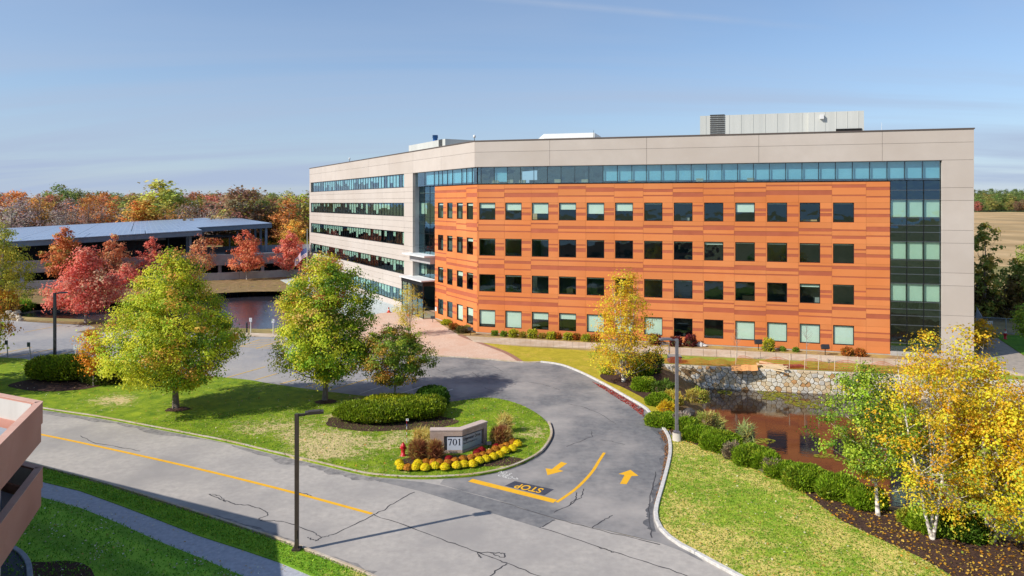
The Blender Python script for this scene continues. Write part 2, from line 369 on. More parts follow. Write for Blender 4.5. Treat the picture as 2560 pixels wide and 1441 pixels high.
M_LAWNR = lawn_mat('right_lawn', '6a9224', 'a8ba3c', 'c6b466', [gp(1700, 1120, 4, .06), gp(1750, 1330, 4, .07), gp(2200, 1410, 4, .06), gp(1950, 1180, 4, .05), gp(1690, 1180, 2.5, .08), gp(1675, 1250, 2.5, .08), gp(1770, 1385, 3, .08), gp(1850, 1160, 3, .08), gp(2060, 1290, 3, .08), gp(1690, 1340, 2.5, .08), gp(2000, 1430, 4, .06), gp(2180, 1380, 3, .08), gp(1720, 1115, 2.5, .06)], .515, .3)
M_LAWNS = lawn_mat('shaded_lawn', '74a834', '98c444', 'a8a45c', (), .66, .3, stripes=(1.5, 2.6))
M_LAWNY = lawn_mat('seeded_lawn', '9a9228', 'bcab38', 'b89c46', (), .52, .3)
M_LAWNP = lawn_mat('pond_grass', '7a8c30', 'a2a646', 'b5965a', (), .53, .3)
M_ROAD = mat('road_asphalt', 'a09a93', 'b5aea5', 3, .9, .35, 45, detail=12, c3='97928d', scale3=.22, lo=.3, hi=.7)
M_DRIVE = mat('driveway_asphalt', '646466', '807f7e', 2.5, .88, .35, 45, detail=12, c3='a09a94', scale3=.17, lo=.3, hi=.7)
M_LOT = mat('lot_asphalt', '858588', '9a9897', 2, .9, .3, 45, detail=12, c3='a6a19a', scale3=.12)
M_PATH = mat('path_asphalt', '9d9fa6', 'b4b5ba', 5, .9, .3, 40, detail=9)
M_CONC = mat('concrete_walk', 'b9a892', 'cdbda8', 1.5, .9, .15, 30, c3='b09a80', scale3=.3)
M_BRICK = mat('brick_paving', 'c4a48e', 'd8bea8', 5, .9, .3, 22, c3='caa68e', scale3=.5, detail=9)
M_KERB = mat('granite_kerb', 'a3988a', 'c8bcab', 6, .85, .3, 30, c3='b09a78', scale3=.5)
M_YEL = mat('yellow_paint', 'd69a1c', 'e6ae26', 3, .7, .1, 40, detail=9, lo=.25, hi=.5)
M_YELO = mat('worn_yellow_paint', 'c8a040', 'e0b850', 3, .8, .1, 40, detail=9)
M_WHT = mat('white_paint', 'b8b6ae', 'd8d6d0', 4, .8)
M_BLKP = mat('dark_patch_paint', '3c3f4b', '484a55', 3, .8, .1, 40)
M_SEAL = mat('crack_seal', '3a3a3d', '4a494b', 3, .7)

# pond outlines: (rim on the bank, foot under water)
def onwall(px):
    a, b = G(1655, 914), G(2560, 955); k = (px - 1280) / FPX
    d = b - a; t = (k * a.y - a.x) / (d.x - k * d.y); return a + d * t
W0, W1 = G(1655, 914), onwall(2900)
pairs = [(onwall(1655), onwall(1757)), (onwall(1757), onwall(1757)), (onwall(2110), onwall(2110)), (onwall(2560), onwall(2560)), (W1, W1)]
for t, b in [((2980, 1200), (2900, 1180)), ((2750, 1385), (2750, 1362)), ((2560, 1356), (2560, 1337)), ((2450, 1338), (2440, 1317)), ((2330, 1306), (2330, 1288)), ((2200, 1264), (2200, 1250)), ((2080, 1228), (2060, 1205)),
             ((1950, 1186), (1950, 1160)), ((1830, 1134), (1850, 1110)), ((1740, 1084), (1790, 1062)), ((1682, 1042), (1765, 1025)), ((1660, 1000), (1755, 1000)), ((1650, 950), (1757, 978))]:
    pairs.append((G(*t), G(*b, WATER1)))
rim1 = [p[0] for p in pairs]; foot1 = [p[1] for p in pairs]
fl = [(30, 792), (75, 804), (200, 810), (330, 816), (600, 833), (700, 833), (745, 805), (765, 760), (725, 730), (620, 731), (540, 735), (420, 747), (300, 756), (150, 762), (70, 760), (25, 772)]
foot2 = catmull(GX(fl, WATER2), 4, True)
def offset(poly, d):
    n = len(poly); A = sum(poly[i].x * poly[(i + 1) % n].y - poly[(i + 1) % n].x * poly[i].y for i in range(n)); s = 1 if A > 0 else -1; out = []
    for i in range(n):
        t = (poly[(i + 1) % n] - poly[i - 1]); t.z = 0; t.normalize(); out.append(Vector((poly[i].x + t.y * d * s, poly[i].y - t.x * d * s, 0)))
    return out
rim2 = offset(foot2, 1.3)
def ground():
    vs = []; ed = []
    def loop(pts):
        o = len(vs); vs.extend(Vector((p[0], p[1])) for p in pts); n = len(pts); ed.extend((o + i, o + (i + 1) % n) for i in range(n))
    loop([(-3000, -600), (3000, -600), (3000, 4000), (-3000, 4000)]); loop(rim1); loop(rim2)
    v, e, f, *_ = delaunay_2d_cdt(vs, ed, [], 0, 1e-5)
    fs = []
    for q in f:
        c = sum((v[i] for i in q), Vector((0, 0))) / len(q)
        if not inside(c, rim1) and not inside(c, rim2): fs.append(tuple(q))
    mb = MB(); mb.add([(p.x, p.y, -.02) for p in v], fs); tag(mb.build('ground', M_DRY), kind='structure')
    for rim, foot, zw, nm in ((rim1, foot1, WATER1, 'pond_bank'), (rim2, foot2, WATER2, 'pond_bank')):
        mb = MB(); n = len(rim); R = random.Random(4)
        K = 5; ring = []
        dense_r = []; dense_f = []
        for i in range(n):
            for k in range(4):
                dense_r.append(rim[i].lerp(rim[(i + 1) % n], k / 4)); dense_f.append(foot[i].lerp(foot[(i + 1) % n], k / 4))
        n = len(dense_r)
        for k in range(K + 1):
            f = k / K
            for i in range(n):
                p = dense_r[i].lerp(dense_f[i], f); j = .12 if 0 < k < K and (dense_r[i] - dense_f[i]).length > .5 else 0
                mb.v.append((p.x + R.uniform(-j, j), p.y + R.uniform(-j, j), -.02 + (zw - .12) * f + R.uniform(-j, j)))
        for k in range(K):
            for i in range(n): mb.f.append((k * n + i, k * n + (i + 1) % n, (k + 1) * n + (i + 1) % n, (k + 1) * n + i)); mb.m.append(0)
        tag(mb.build(nm, M_DIRT, smooth=True), kind='structure')
ground()
def water_mat(name, body, ior, bump, scale, stretch=(1, 1, 1)):
    m = bpy.data.materials.new(name); m.use_nodes = True; nt = m.node_tree; N = nt.nodes; Lk = nt.links; b = N['Principled BSDF']
    b.inputs['Base Color'].default_value = L4(body); b.inputs['Roughness'].default_value = .03; b.inputs['IOR'].default_value = ior
    geo = N.new('ShaderNodeNewGeometry'); mp = N.new('ShaderNodeMapping'); mp.inputs['Scale'].default_value = stretch; Lk.new(geo.outputs['Position'], mp.inputs['Vector'])
    n = N.new('ShaderNodeTexNoise'); n.inputs['Scale'].default_value = scale; n.inputs['Detail'].default_value = 5; n.inputs['Distortion'].default_value = .8; Lk.new(mp.outputs[0], n.inputs['Vector'])
    n2 = N.new('ShaderNodeTexNoise'); n2.inputs['Scale'].default_value = .13; Lk.new(geo.outputs['Position'], n2.inputs['Vector'])
    mu = N.new('ShaderNodeMath'); mu.operation = 'MULTIPLY'; Lk.new(n.outputs['Fac'], mu.inputs[0]); Lk.new(n2.outputs['Fac'], mu.inputs[1])
    bp = N.new('ShaderNodeBump'); bp.inputs['Strength'].default_value = bump; bp.inputs['Distance'].default_value = .05; Lk.new(mu.outputs[0], bp.inputs['Height']); Lk.new(bp.outputs[0], b.inputs['Normal'])
    return m
o = sheet('pond_water', [Vector((p.x, p.y, 0)) for p in offset(foot1, .35)], WATER1, water_mat('pond_water', '2e2018', 2.1, .10, 2.2, (1, 2.0, 1)))
o = sheet('pond_water', [Vector((p.x, p.y, 0)) for p in offset(foot2, .4)], WATER2, water_mat('lot_pond_water', '34323a', 2.2, .8, 1.6, (1, 2.2, 1)))

# ---- asphalt
LOT = sheet('parking_lot', catmull(GX([(-700, 770), (-300, 778), (30, 800), (215, 812), (330, 822), (600, 836), (760, 836), (900, 820), (1010, 850), (1075, 890), (1110, 960), (1000, 1010), (700, 985), (0, 915), (-700, 880)]), 3, True), 0, M_LOT)
ROADP = GX([(-900, 930), (105, 1016), (560, 1098), (960, 1187), (1110, 1192), (1113, 1214), (1250, 1252), (1390, 1297), (1650, 1358), (1800, 1400), (2300, 1560), (2700, 2600), (850, 2600), (800, 1460)]) + [G(x, y) for x, y in [(700, 1356), (400, 1258), (105, 1170), (-900, 980)]]
ROAD = sheet('main_road', ROADP, .004, M_ROAD)
DRIVE = sheet('driveway', catmull(GX([(1115, 1190), (1113, 1214), (1250, 1252), (1390, 1297), (1650, 1358), (1760, 1405), (1680, 1340), (1655, 1290), (1660, 1220), (1686, 1130), (1672, 1070), (1620, 1016), (1515, 955), (1400, 908), (1300, 900), (1180, 890), (1060, 884), (1040, 900), (1040, 1000), (1200, 1060)]), 3, True), .008, M_DRIVE)
def mark(parent, name, pts, z, m): return sheet(name, pts, z, m, parent=parent)
def line(parent, name, pts, wd, z, m):
    mb = MB(); ribbon(mb, pts, wd, z); return mb.build(name, m, parent)
# patch of older asphalt between road and driveway
mark(ROAD, 'asphalt_patch', GX([(1113, 1216), (1255, 1255), (1387, 1298), (1350, 1320), (1180, 1268), (1050, 1228), (900, 1192), (960, 1196), (1060, 1206)]), .0065, M_DRIVE)
line(ROAD, 'center_line', catmull(GX([(-200, 1030), (105, 1087), (420, 1155), (700, 1223), (930, 1285)]), 5), .2, .012, M_YEL)
line(DRIVE, 'stop_bar', GX([(1176, 1201), (1388, 1254)]), .42, .014, M_YEL)
line(DRIVE, 'lane_line', catmull(GX([(1392, 1256), (1440, 1222), (1478, 1183), (1498, 1152), (1511, 1132)]), 6), .17, .012, M_YEL)
mark(DRIVE, 'arrow_marking', GX([(1403, 1155), (1418, 1159), (1396, 1174.5), (1409, 1178), (1368.5, 1188.5), (1364, 1171.5), (1380, 1173)]), .012, M_YEL)
mark(DRIVE, 'arrow_marking', GX([(1576.4, 1175), (1596, 1190), (1579, 1190.7), (1566.3, 1211), (1549.9, 1210), (1561.4, 1188), (1546.3, 1185.3)]), .012, M_YEL)
mark(DRIVE, 'lettering_patch', GX([(1287, 1203), (1385, 1224), (1361, 1239), (1262, 1215)]), .011, M_BLKP)
def text_mesh(txt, size, off=0.0, extrude=0.0, space=1.0):
    c = bpy.data.curves.new('txt', 'FONT'); c.body = txt; c.size = size; c.offset = off; c.extrude = extrude; c.align_x = 'CENTER'; c.align_y = 'CENTER'; c.space_character = space
    o = bpy.data.objects.new('txt', c); COL.objects.link(o); dg = bpy.context.evaluated_depsgraph_get(); me = bpy.data.meshes.new_from_object(o.evaluated_get(dg)); bpy.data.objects.remove(o); bpy.data.curves.remove(c); return me
def flat_text(parent, name, txt, p0, p1, hgt, z, m, off=.0, xs=1.0):
    """lettering lying on the ground, running from p0 to p1"""
    me = text_mesh(txt, 1, off); setmats(me, m); d = p1 - p0; vs = [v.co for v in me.vertices]; wd = max(v.x for v in vs) - min(v.x for v in vs); hh = max(v.y for v in vs) - min(v.y for v in vs)
    for v in me.vertices: v.co.x *= d.length / wd; v.co.y *= hgt / hh; v.co.z = 0
    o = obj(name, me, parent, False); o.location = (p0 + p1) / 2 + Vector((0, 0, z)); o.rotation_euler = (0, 0, math.atan2(d.y, d.x)); return o
flat_text(DRIVE, 'stop_lettering', 'STOP', G(1356, 1227.5), G(1290, 1214), .62, .016, M_YEL, .02)
flat_text(DRIVE, 'sprayed_lettering', 'NO. S', G(1249, 1180), G(1276, 1187), .38, .014, M_WHT, .02)
flat_text(DRIVE, 'sprayed_lettering', 'CABLO', G(1247, 1187), G(1279, 1196), .38, .014, M_WHT, .02)
flat_text(DRIVE, 'sprayed_lettering', '->', G(1283, 1195), G(1295, 1199), .25, .014, M_WHT, .03)
for a, b, mm in [((-60, 896), (80, 868), M_YELO), ((30, 893), (135, 872), M_YELO), ((96, 897), (190, 876), M_YELO), ((148, 906), (225, 889), M_YELO), ((568, 944), (663, 917), M_YELO), ((637, 950), (693, 934), M_YELO), ((700, 960), (750, 947), M_YELO), ((762, 968), (850, 942), M_YELO),
              ((826, 976), (920, 947), M_YELO), ((900, 984), (965, 963), M_WHT), ((968, 994), (1060, 965), M_WHT), ((1090, 986), (1132, 973), M_WHT), ((560, 866), (625, 847), M_YELO), ((510, 862), (580, 842), M_YELO), ((60, 831), (155, 813), M_YELO), ((640, 872), (700, 852), M_YELO)]:
    line(LOT if a[0] < 880 else DRIVE, 'parking_line', GX([a, b]), .13, .012, mm)
hp = [(600, 866), (650, 848), (730, 852), (690, 872)]
line(LOT, 'parking_line', GX(hp + [hp[0]]), .12, .011, M_YELO)
for f in (.2, .4, .6, .8):
    a = G(*hp[0]).lerp(G(*hp[1]), f); b = G(*hp[3]).lerp(G(*hp[2]), f); line(LOT, 'hatch_line', [a, b], .1, .0125, M_YELO)
R = random.Random(11)
def stain(parent, pts, w0, w1, z, m, side):
    """ragged dark band of washed-in grit along a kerb"""
    P = catmull(GX(pts), 9); out = []; k = 0
    for i, p in enumerate(P):
        t = (P[min(i + 1, len(P) - 1)] - P[max(i - 1, 0)]).normalized(); nr = Vector((-t.y, t.x, 0)) * side; k = .86 * k + .3 * R.uniform(-1, 1); out.append(p + nr * (w0 + (w1 - w0) * (.5 + 1.1 * k)).__abs__())
    mark(parent, 'grit_stain', P + out[::-1], z, m)
M_GRIT = mat('road_grit', '6f6c6a', '97928d', 2.2, .95, .3, 40, detail=12, lo=.38, hi=.62)
stain(ROAD, [(110, 1026), (250, 1048), (400, 1076), (560, 1108), (700, 1141), (800, 1164), (900, 1188), (960, 1195)], .15, .75, .0085, M_GRIT, -1)
stain(ROAD, [(250, 1205), (400, 1252), (550, 1300), (700, 1350), (800, 1388), (925, 1440)], .1, .5, .0085, M_GRIT, 1)
M_GRIT2 = mat('drive_grit', '545456', '6e6e70', 2.2, .95, .3, 40, detail=12, lo=.38, hi=.62)
stain(DRIVE, [(1640, 1330), (1633, 1300), (1634, 1268), (1648, 1218), (1661, 1170), (1668, 1130), (1664, 1095), (1648, 1070)], .1, .5, .0105, M_GRIT2, 1)
stain(DRIVE, [(1382, 1060), (1386, 1082), (1379, 1106), (1352, 1140), (1284, 1172), (1206, 1190), (1130, 1197)], .15, .8, .0105, M_GRIT2, -1)
def crack(parent, pts, wd=.06, z=.0135):
    P = GX(pts); out = []
    for i in range(len(P) - 1):
        for k in range(5):
            p = P[i].lerp(P[i + 1], k / 5); out.append(p + Vector((R.uniform(-1, 1), R.uniform(-1, 1), 0)) * .05)
    out.append(P[-1]); line(parent, 'crack_seal', out, [wd * R.uniform(.6, 1.3) for _ in out], z, M_SEAL)
for c in [[(1035, 1230), (990, 1255), (960, 1275), (930, 1290), (880, 1315), (830, 1338), (805, 1343)], [(935, 1288), (1030, 1320), (1120, 1355), (1195, 1381), (1235, 1382)], [(1195, 1381), (1240, 1397), (1270, 1410), (1340, 1438), (1420, 1470)], [(1235, 1382), (1262, 1385), (1262, 1394), (1240, 1390), (1225, 1382)],
          [(1268, 1410), (1240, 1428), (1215, 1450)], [(1196, 1382), (1197, 1390), (1205, 1394)], [(800, 1343), (780, 1330), (740, 1313), (690, 1302), (655, 1303), (648, 1297), (670, 1288), (668, 1281), (645, 1270), (620, 1263), (590, 1261), (560, 1252), (522, 1236)], [(522, 1236), (550, 1240), (565, 1255)],
          [(805, 1343), (790, 1352), (778, 1348), (770, 1343)], [(1350, 1319), (1480, 1362), (1600, 1400), (1690, 1430), (1760, 1455)], [(200, 1090), (240, 1108), (310, 1120), (350, 1128)], [(740, 1231), (765, 1235), (780, 1241)], [(1490, 1366), (1515, 1374), (1535, 1382)]]: crack(ROAD, c, .052 if c[0][1] > 1150 else .05, .010)
for c in [[(1250, 1254), (1390, 1299), (1500, 1326), (1650, 1362)], [(1355, 1319), (1388, 1300)], [(1440, 1230), (1442, 1245), (1420, 1265), (1385, 1282)], [(1460, 1222), (1452, 1245), (1425, 1262)], [(1530, 1290), (1510, 1300), (1480, 1320)], [(1640, 1180), (1635, 1210), (1622, 1262), (1625, 1300), (1630, 1345)],
          [(1420, 1010), (1460, 1018), (1500, 1035), (1540, 1060)], [(1500, 1100), (1530, 1104), (1562, 1112)], [(1415, 1117), (1450, 1104), (1480, 1092), (1478, 1078)], [(1060, 930), (1090, 922), (1105, 930), (1140, 918)], [(1180, 930), (1200, 945), (1250, 950), (1290, 962)], [(1320, 955), (1360, 962), (1400, 975)], [(1210, 970), (1240, 980)], [(1170, 905), (1230, 915), (1260, 930)]]: crack(DRIVE, c, .05)

# ---- lawns, beds, walks
ISL = [(-500, 880), (0, 893), (90, 902), (300, 920), (590, 946), (660, 956), (740, 968), (800, 976), (880, 986), (960, 995), (1040, 1003), (1110, 1005), (1160, 1000), (1205, 994), (1250, 997), (1300, 1011), (1345, 1035), (1370, 1060), (1377, 1082), (1370, 1104), (1345, 1135), (1280, 1166), (1200, 1185), (1120, 1192),
       (1050, 1194), (960, 1190), (900, 1182), (800, 1158), (700, 1135), (560, 1102), (400, 1071), (250, 1043), (105, 1021), (-500, 925)]
ISLW = catmull(GX(ISL, .1), 4, True)
sheet('lawn_island', ISLW, .1, M_LAWN, skirt=.1)
RK = [(1860, 1450), (1800, 1418), (1740, 1385), (1690, 1358), (1655, 1328), (1641, 1300), (1642, 1268), (1656, 1218), (1669, 1170), (1676, 1130), (1672, 1095), (1655, 1068), (1632, 1046), (1614, 1022), (1560, 990), (1510, 961), (1450, 931), (1402, 913), (1352, 906)]
LAWN_R = GX([(2100, 1600)] + RK[:13] + [(1672, 1085), (1720, 1106), (1840, 1142), (1930, 1186), (2010, 1232), (2100, 1300), (2200, 1348), (2300, 1393), (2400, 1452), (2700, 1620)], .05)
sheet('lawn_right', LAWN_R, .05, M_LAWNR)
MULCH_R = GX([(1660, 1050), (1740, 1086), (1830, 1136), (1950, 1188), (2080, 1230), (2200, 1266), (2330, 1308), (2450, 1340), (2560, 1358), (2750, 1387), (2900, 1700), (2400, 1480), (2250, 1390), (2100, 1310), (1990, 1235), (1900, 1185), (1800, 1142), (1690, 1105)], .03)
sheet('mulch_bed', MULCH_R, .03, M_MULCH)
sheet('lawn_wedge', GX([(1190, 855), (1300, 866), (1500, 878), (1660, 892), (1650, 912), (1648, 950), (1655, 1000), (1680, 1042), (1670, 1080), (1640, 1052), (1614, 1018), (1560, 987), (1510, 958), (1450, 928), (1402, 910), (1352, 903), (1305, 905), (1260, 880)], .04), .04, M_LAWNY)
sheet('mulch_bed', catmull(GX([(1500, 938), (1530, 925), (1600, 918), (1650, 930), (1652, 990), (1640, 1012), (1600, 990), (1550, 965), (1515, 952)], .055), 4, True), .055, M_MULCH)
VER_T = [(-300, 1060), (105, 1170), (250, 1209), (400, 1256), (550, 1304), (700, 1354), (800, 1392), (925, 1443), (1100, 1530), (1400, 1800)]
VER_B = [(1250, 1800), (950, 1530), (790, 1443), (700, 1405), (600, 1371), (500, 1339), (400, 1300), (300, 1262), (200, 1226), (105, 1203), (-300, 1110)]
sheet('grass_verge', GX(VER_T + VER_B, .07), .07, lawn_mat('verge_grass', '5c8c22', '90b432', 'b0a458', [gp(900, 1425, 3, .1)], .56, .3), skirt=.07)
PATH_B = [(-300, 1150), (105, 1243), (200, 1269), (290, 1305), (400, 1354), (500, 1394), (610, 1441), (760, 1530), (1050, 1800)]
sheet('footpath', GX(list(reversed(VER_B)) + list(reversed(PATH_B)), .03), .03, M_PATH)
sheet('lawn_front', GX(PATH_B + [(300, 2600), (-2500, 2600), (-1500, 1250)], .045), .045, M_LAWNS)
PLAZA = GX([(880, 800), (860, 838), (930, 862), (1000, 878), (1062, 889), (1180, 894), (1302, 905), (1262, 880), (1192, 853), (1148, 838), (1105, 812), (1085, 797), (1090, 770), (1000, 776), (950, 783)], .02)
sheet('brick_plaza', PLAZA, .02, M_BRICK)
line(None, 'brick_border', catmull(GX([(1148, 838), (1192, 855), (1262, 881), (1302, 905)], 0), 4), .5, .045, mat('border_brick', '8e6656', 'a67c68', 6, .9, .3, 20))['kind'] = 'structure'
sheet('planting_bed', GX([(1085, 795), (1110, 815), (1150, 836), (1180, 843), (1300, 849), (1480, 859), (1700, 871), (2120, 893), (2440, 911), (2460, 895), (2225, 878), (1650, 850), (1200, 826), (1090, 786)], .01), .01, mat('bed_soil', '7d664c', 'a8895f', 3, .95, .6, 10, c3='b0964e', scale3=.5))
sheet('pond_lawn', GX([(1655, 885), (1700, 889), (2120, 908), (2440, 931), (2560, 941), (2900, 965), (2900, 971)], .012) + [onwall(2560), onwall(2110), onwall(1757), onwall(1656)], .012, M_LAWNP)
# walk of concrete slabs
WU = catmull(GX([(1165, 841), (1300, 848), (1480, 858), (1700, 870), (2120, 892.5), (2440, 911), (2640, 923)]), 12); WLo = catmull(GX([(1185, 856), (1300, 863.5), (1480, 872), (1700, 887), (2120, 907), (2440, 930), (2640, 946)]), 12)
walk = empty('walkway', G(1700, 880)); walk['kind'] = 'structure'
n = len(WU)
for i in range(0, n - 1):
    mb = MB(); a, b, c, d = WU[i], WU[i + 1], WLo[i + 1], WLo[i]; k = .988
    a2, b2, c2, d2 = a.lerp(b, 1 - k), a.lerp(b, k), d.lerp(c, k), d.lerp(c, 1 - k)
    mb.prism([d2, c2, b2, a2], -.02, .05, bottom=False); mb.build('slab', M_CONC, walk)
sheet('side_path', GX([(2440, 905), (2452, 870), (2445, 835), (2440, 822), (2470, 822), (2500, 850), (2560, 890), (2640, 935), (2560, 935)], .055), .055, mat('side_path_conc', '8f877e', 'a89c8e', 2, .9, .15, 30))
sheet('side_lawn', GX([(2490, 838), (2560, 838), (2750, 860), (2750, 960), (2640, 930), (2560, 888), (2505, 852)], .03), .03, lawn_mat('side_lawn', '46721c', '6f9a26', '8f8a50', (), .68, .3))
sheet('entrance_walk', GX([(700, 700), (780, 745), (880, 800), (950, 783), (1040, 774), (1090, 770), (985, 745), (880, 715), (780, 685)], .026), .026, mat('pale_concrete', 'aab0ae', 'c4c8c4', 1.5, .8, .1, 20))
sheet('far_bank', GX([(30, 768), (70, 759), (150, 760), (300, 754), (420, 746), (540, 733), (620, 729), (725, 728), (790, 722), (900, 690), (760, 690), (600, 696), (300, 706), (60, 720), (-200, 735), (-100, 775)], .02), .02, M_DIRT)
sheet('lot_edge', GX([(300, 826), (345, 822), (330, 812), (250, 806), (100, 801), (30, 797), (30, 801), (100, 806), (225, 813), (240, 820), (190, 830), (230, 832)], .03), .03, M_DIRT)
sheet('lot_walk', GX([(520, 829), (760, 836), (760, 845), (520, 838)], .03), .03, M_CONC)
def mulch_ring(px, py, rx, ry, z):
    c = G(px, py, z); pts = [c + Vector((rx * math.cos(a) * R.uniform(.88, 1.1), ry * math.sin(a) * R.uniform(.88, 1.1), 0)) for a in np.linspace(0, 2 * math.pi, 14, endpoint=False)]
    sheet('mulch_bed', catmull(pts, 3, True), z, M_MULCH)
mulch_ring(160, 956, 4.0, 2.5, .115); mulch_ring(980, 1052, 4.3, 2.1, .115)
mulch_ring(444, 1023, .85, .6, .115); mulch_ring(814, 1004, .8, .6, .115); mulch_ring(1150, 1152, 3.6, .9, .115)

# ---- kerbs: granite stones laid end to end
def kerb(name, pts, wd=.16, top=.13, length=2.0, m=None):
    P = catmull(pts, 10); e = empty(name, P[len(P) // 2]); e['kind'] = 'structure'
    acc = [0]
    for i in range(1, len(P)): acc.append(acc[-1] + (P[i] - P[i - 1]).length)
    def at(s):
        for i in range(1, len(P)):
            if acc[i] >= s: return P[i - 1].lerp(P[i], (s - acc[i - 1]) / max(1e-6, acc[i] - acc[i - 1]))
        return P[-1]
    s = 0
    while s < acc[-1] - .3:
        e1 = min(s + length, acc[-1]); sub = [at(s + .012 + (e1 - s - .024) * k / 3) for k in range(4)]; dz = R.uniform(-.006, .006); mb = MB(); vs = []
        for i, p in enumerate(sub):
            t = (sub[min(i + 1, 3)] - sub[max(i - 1, 0)]).normalized(); q = Vector((-t.y, t.x, 0)) * wd / 2
            for a, z in ((-1, -.05), (-1, top - .02), (-.8, top), (.8, top), (1, top - .02), (1, -.05)): v = p + q * a; vs.append((v.x, v.y, z + dz))
        fs = [(i * 6 + j, i * 6 + j + 1, i * 6 + j + 7, i * 6 + j + 6) for i in range(3) for j in range(5)] + [(5, 4, 3, 2, 1, 0), tuple(18 + j for j in range(6))]
        mb.add(vs, fs); mb.build('kerb_stone', m or M_KERB, e); s = e1
kerb('kerb', GX([(-250, 966), (105, 1023), (250, 1045), (400, 1073), (560, 1104), (700, 1137), (800, 1160), (900, 1184), (960, 1192), (1050, 1196), (1120, 1194), (1200, 1187), (1280, 1168), (1345, 1137), (1372, 1105), (1379, 1082), (1372, 1058)]))
kerb('kerb', GX([(-250, 1075), (105, 1169), (250, 1207), (400, 1254), (550, 1302), (700, 1352), (800, 1390), (925, 1441), (1100, 1528)]), .13, .12)
kerb('kerb', GX(RK), .2, .13, 2.4, mat('pale_kerb', 'b5b2ac', 'd3cfc8', 5, .85, .3, 30))
kerb('kerb', GX([(1060, 889), (1180, 896), (1300, 906), (1352, 906)]), .16, .1)

# ---- fallen leaves and grass blades
def scatter_leaves(name, poly, n, cols, size, z, seed, label, clump=0, cat='leaves'):
    rng = np.random.default_rng(seed); xs = [p[0] for p in poly]; ys = [p[1] for p in poly]; out = []
    cl = [(rng.uniform(min(xs), max(xs)), rng.uniform(min(ys), max(ys))) for _ in range(40)]
    while len(out) < n:
        if clump and rng.uniform() < clump: c = cl[int(rng.integers(40))]; p = (c[0] + rng.normal(0, .25), c[1] + rng.normal(0, .25))
        else: p = (rng.uniform(min(xs), max(xs)), rng.uniform(min(ys), max(ys)))
        if inside(p, poly): out.append((p[0], p[1], z + rng.uniform(0, .03)))
    P = np.array(out); nr = rng.normal(size=(n, 3)) * .35 + np.array([0, 0, 1]); pc = np.array([lin(c) for c in cols]); col = pc[rng.integers(len(cols), size=n)] * np.exp(rng.normal(0, .2, (n, 1)))
    me = quads_mesh(name, P, nr, size * rng.uniform(.5, 1.4, n), np.clip(col, 0, .9), LEAF, rng=rng); o = obj(name, me); tag(o, label, cat, kind='stuff')
scatter_leaves('fallen_leaves', MULCH_R, 2600, ['d8a83a', 'e0bc5a', 'c98a2c'], .11, .04, 1, 'yellow birch leaves strewn over the dark mulch bed')
scatter_leaves('fallen_leaves', LAWN_R, 800, ['d8c07a', 'e0d6b0', 'c9a04c'], .1, .07, 2, 'pale leaves dotted over the right hand lawn')
scatter_leaves('fallen_leaves', ISLW, 1800, ['d8c88a', 'd0b060', 'e6dcb8', 'c98a3c'], .1, .12, 3, 'pale yellow leaves dotted over the island lawn')
scatter_leaves('fallen_leaves', GX(PATH_B[1:7] + [(400, 1900), (-200, 1700), (-100, 1300)]), 1100, ['d8d6c0', 'eceadc', 'c8c4a0', 'c9a860'], .09, .07, 4, 'whitish leaves in clumps on the shaded front lawn', .45)
scatter_leaves('fallen_leaves', GX([(105, 1205), (400, 1300), (790, 1441), (610, 1441), (300, 1310), (105, 1243)]), 160, ['d8d6c0', 'c9a860'], .07, .05, 5, 'a few pale leaves lying on the shaded footpath')
scatter_leaves('fallen_leaves', GX([(1510, 966), (1560, 994), (1612, 1026), (1608, 1042), (1575, 1016), (1530, 988), (1480, 955)]), 900, ['b8433c', 'a04038', 'c86a58'], .11, .02, 6, 'red leaves gathered along the kerb below the yellow birch')
scatter_leaves('fallen_leaves', GX([(1660, 1075), (1674, 1110), (1668, 1160), (1655, 1215), (1640, 1270), (1634, 1262), (1650, 1205), (1660, 1150), (1662, 1110), (1645, 1080)]), 700, ['a8734c', 'b88a60', '8f6a4a'], .09, .02, 7, 'brown leaves lying in the gutter of the right kerb')
def grass(name, poly, n, h, z, cols, seed, label):
    rng = np.random.default_rng(seed); xs = [p[0] for p in poly]; ys = [p[1] for p in poly]; pts = []
    while sum(map(len, pts)) < n:
        q = np.stack([rng.uniform(min(xs), max(xs), 4000), rng.uniform(min(ys), max(ys), 4000)], 1)
        q = q[np.hypot(q[:, 0], q[:, 1]) < 52]
        pts.append(np.array([p for p in q if inside(p, poly)]).reshape(-1, 2))
    P = np.concatenate(pts)[:n]; n = len(P); c = np.concatenate([P, np.full((n, 1), z)], 1)
    a = rng.uniform(0, 2 * np.pi, n); wv = np.stack([np.cos(a), np.sin(a), 0 * a], 1) * .025; tip = np.stack([rng.normal(0, .035, n), rng.normal(0, .035, n), h * rng.uniform(.4, 1.2, n)], 1)
    vs = np.stack([c - wv, c + wv, c + tip + wv * .3, c + tip - wv * .3], 1).reshape(-1, 3)
    pc = np.array([lin(k) for k in cols]); col = pc[rng.integers(len(cols), size=n)] * np.exp(rng.normal(0, .25, (n, 1)))
    o = obj(name, raw_quads(name, vs, np.repeat(col, 4, 0), LEAF)); tag(o, label, 'grass', kind='stuff')
grass('grass', LAWN_R, 26000, .05, .05, ['7a9e28', 'a0b03a', 'b8ac58', '68902a'], 21, 'mown grass blades on the right hand lawn')
grass('grass', ISLW, 24000, .05, .1, ['5d8a1c', '80a826', '9ab42c', 'a89c60'], 22, 'mown grass blades on the island lawn')
grass('grass', GX(VER_T + VER_B), 12000, .06, .07, ['609024', '80ac2c', '98b034'], 23, 'grass blades on the strip between road and footpath')
grass('grass', GX(PATH_B + [(300, 2000), (-400, 2000), (-200, 1250)]), 20000, .07, .045, ['5f9428', '7ab038', '6ca030'], 24, 'shaded grass blades on the front lawn')
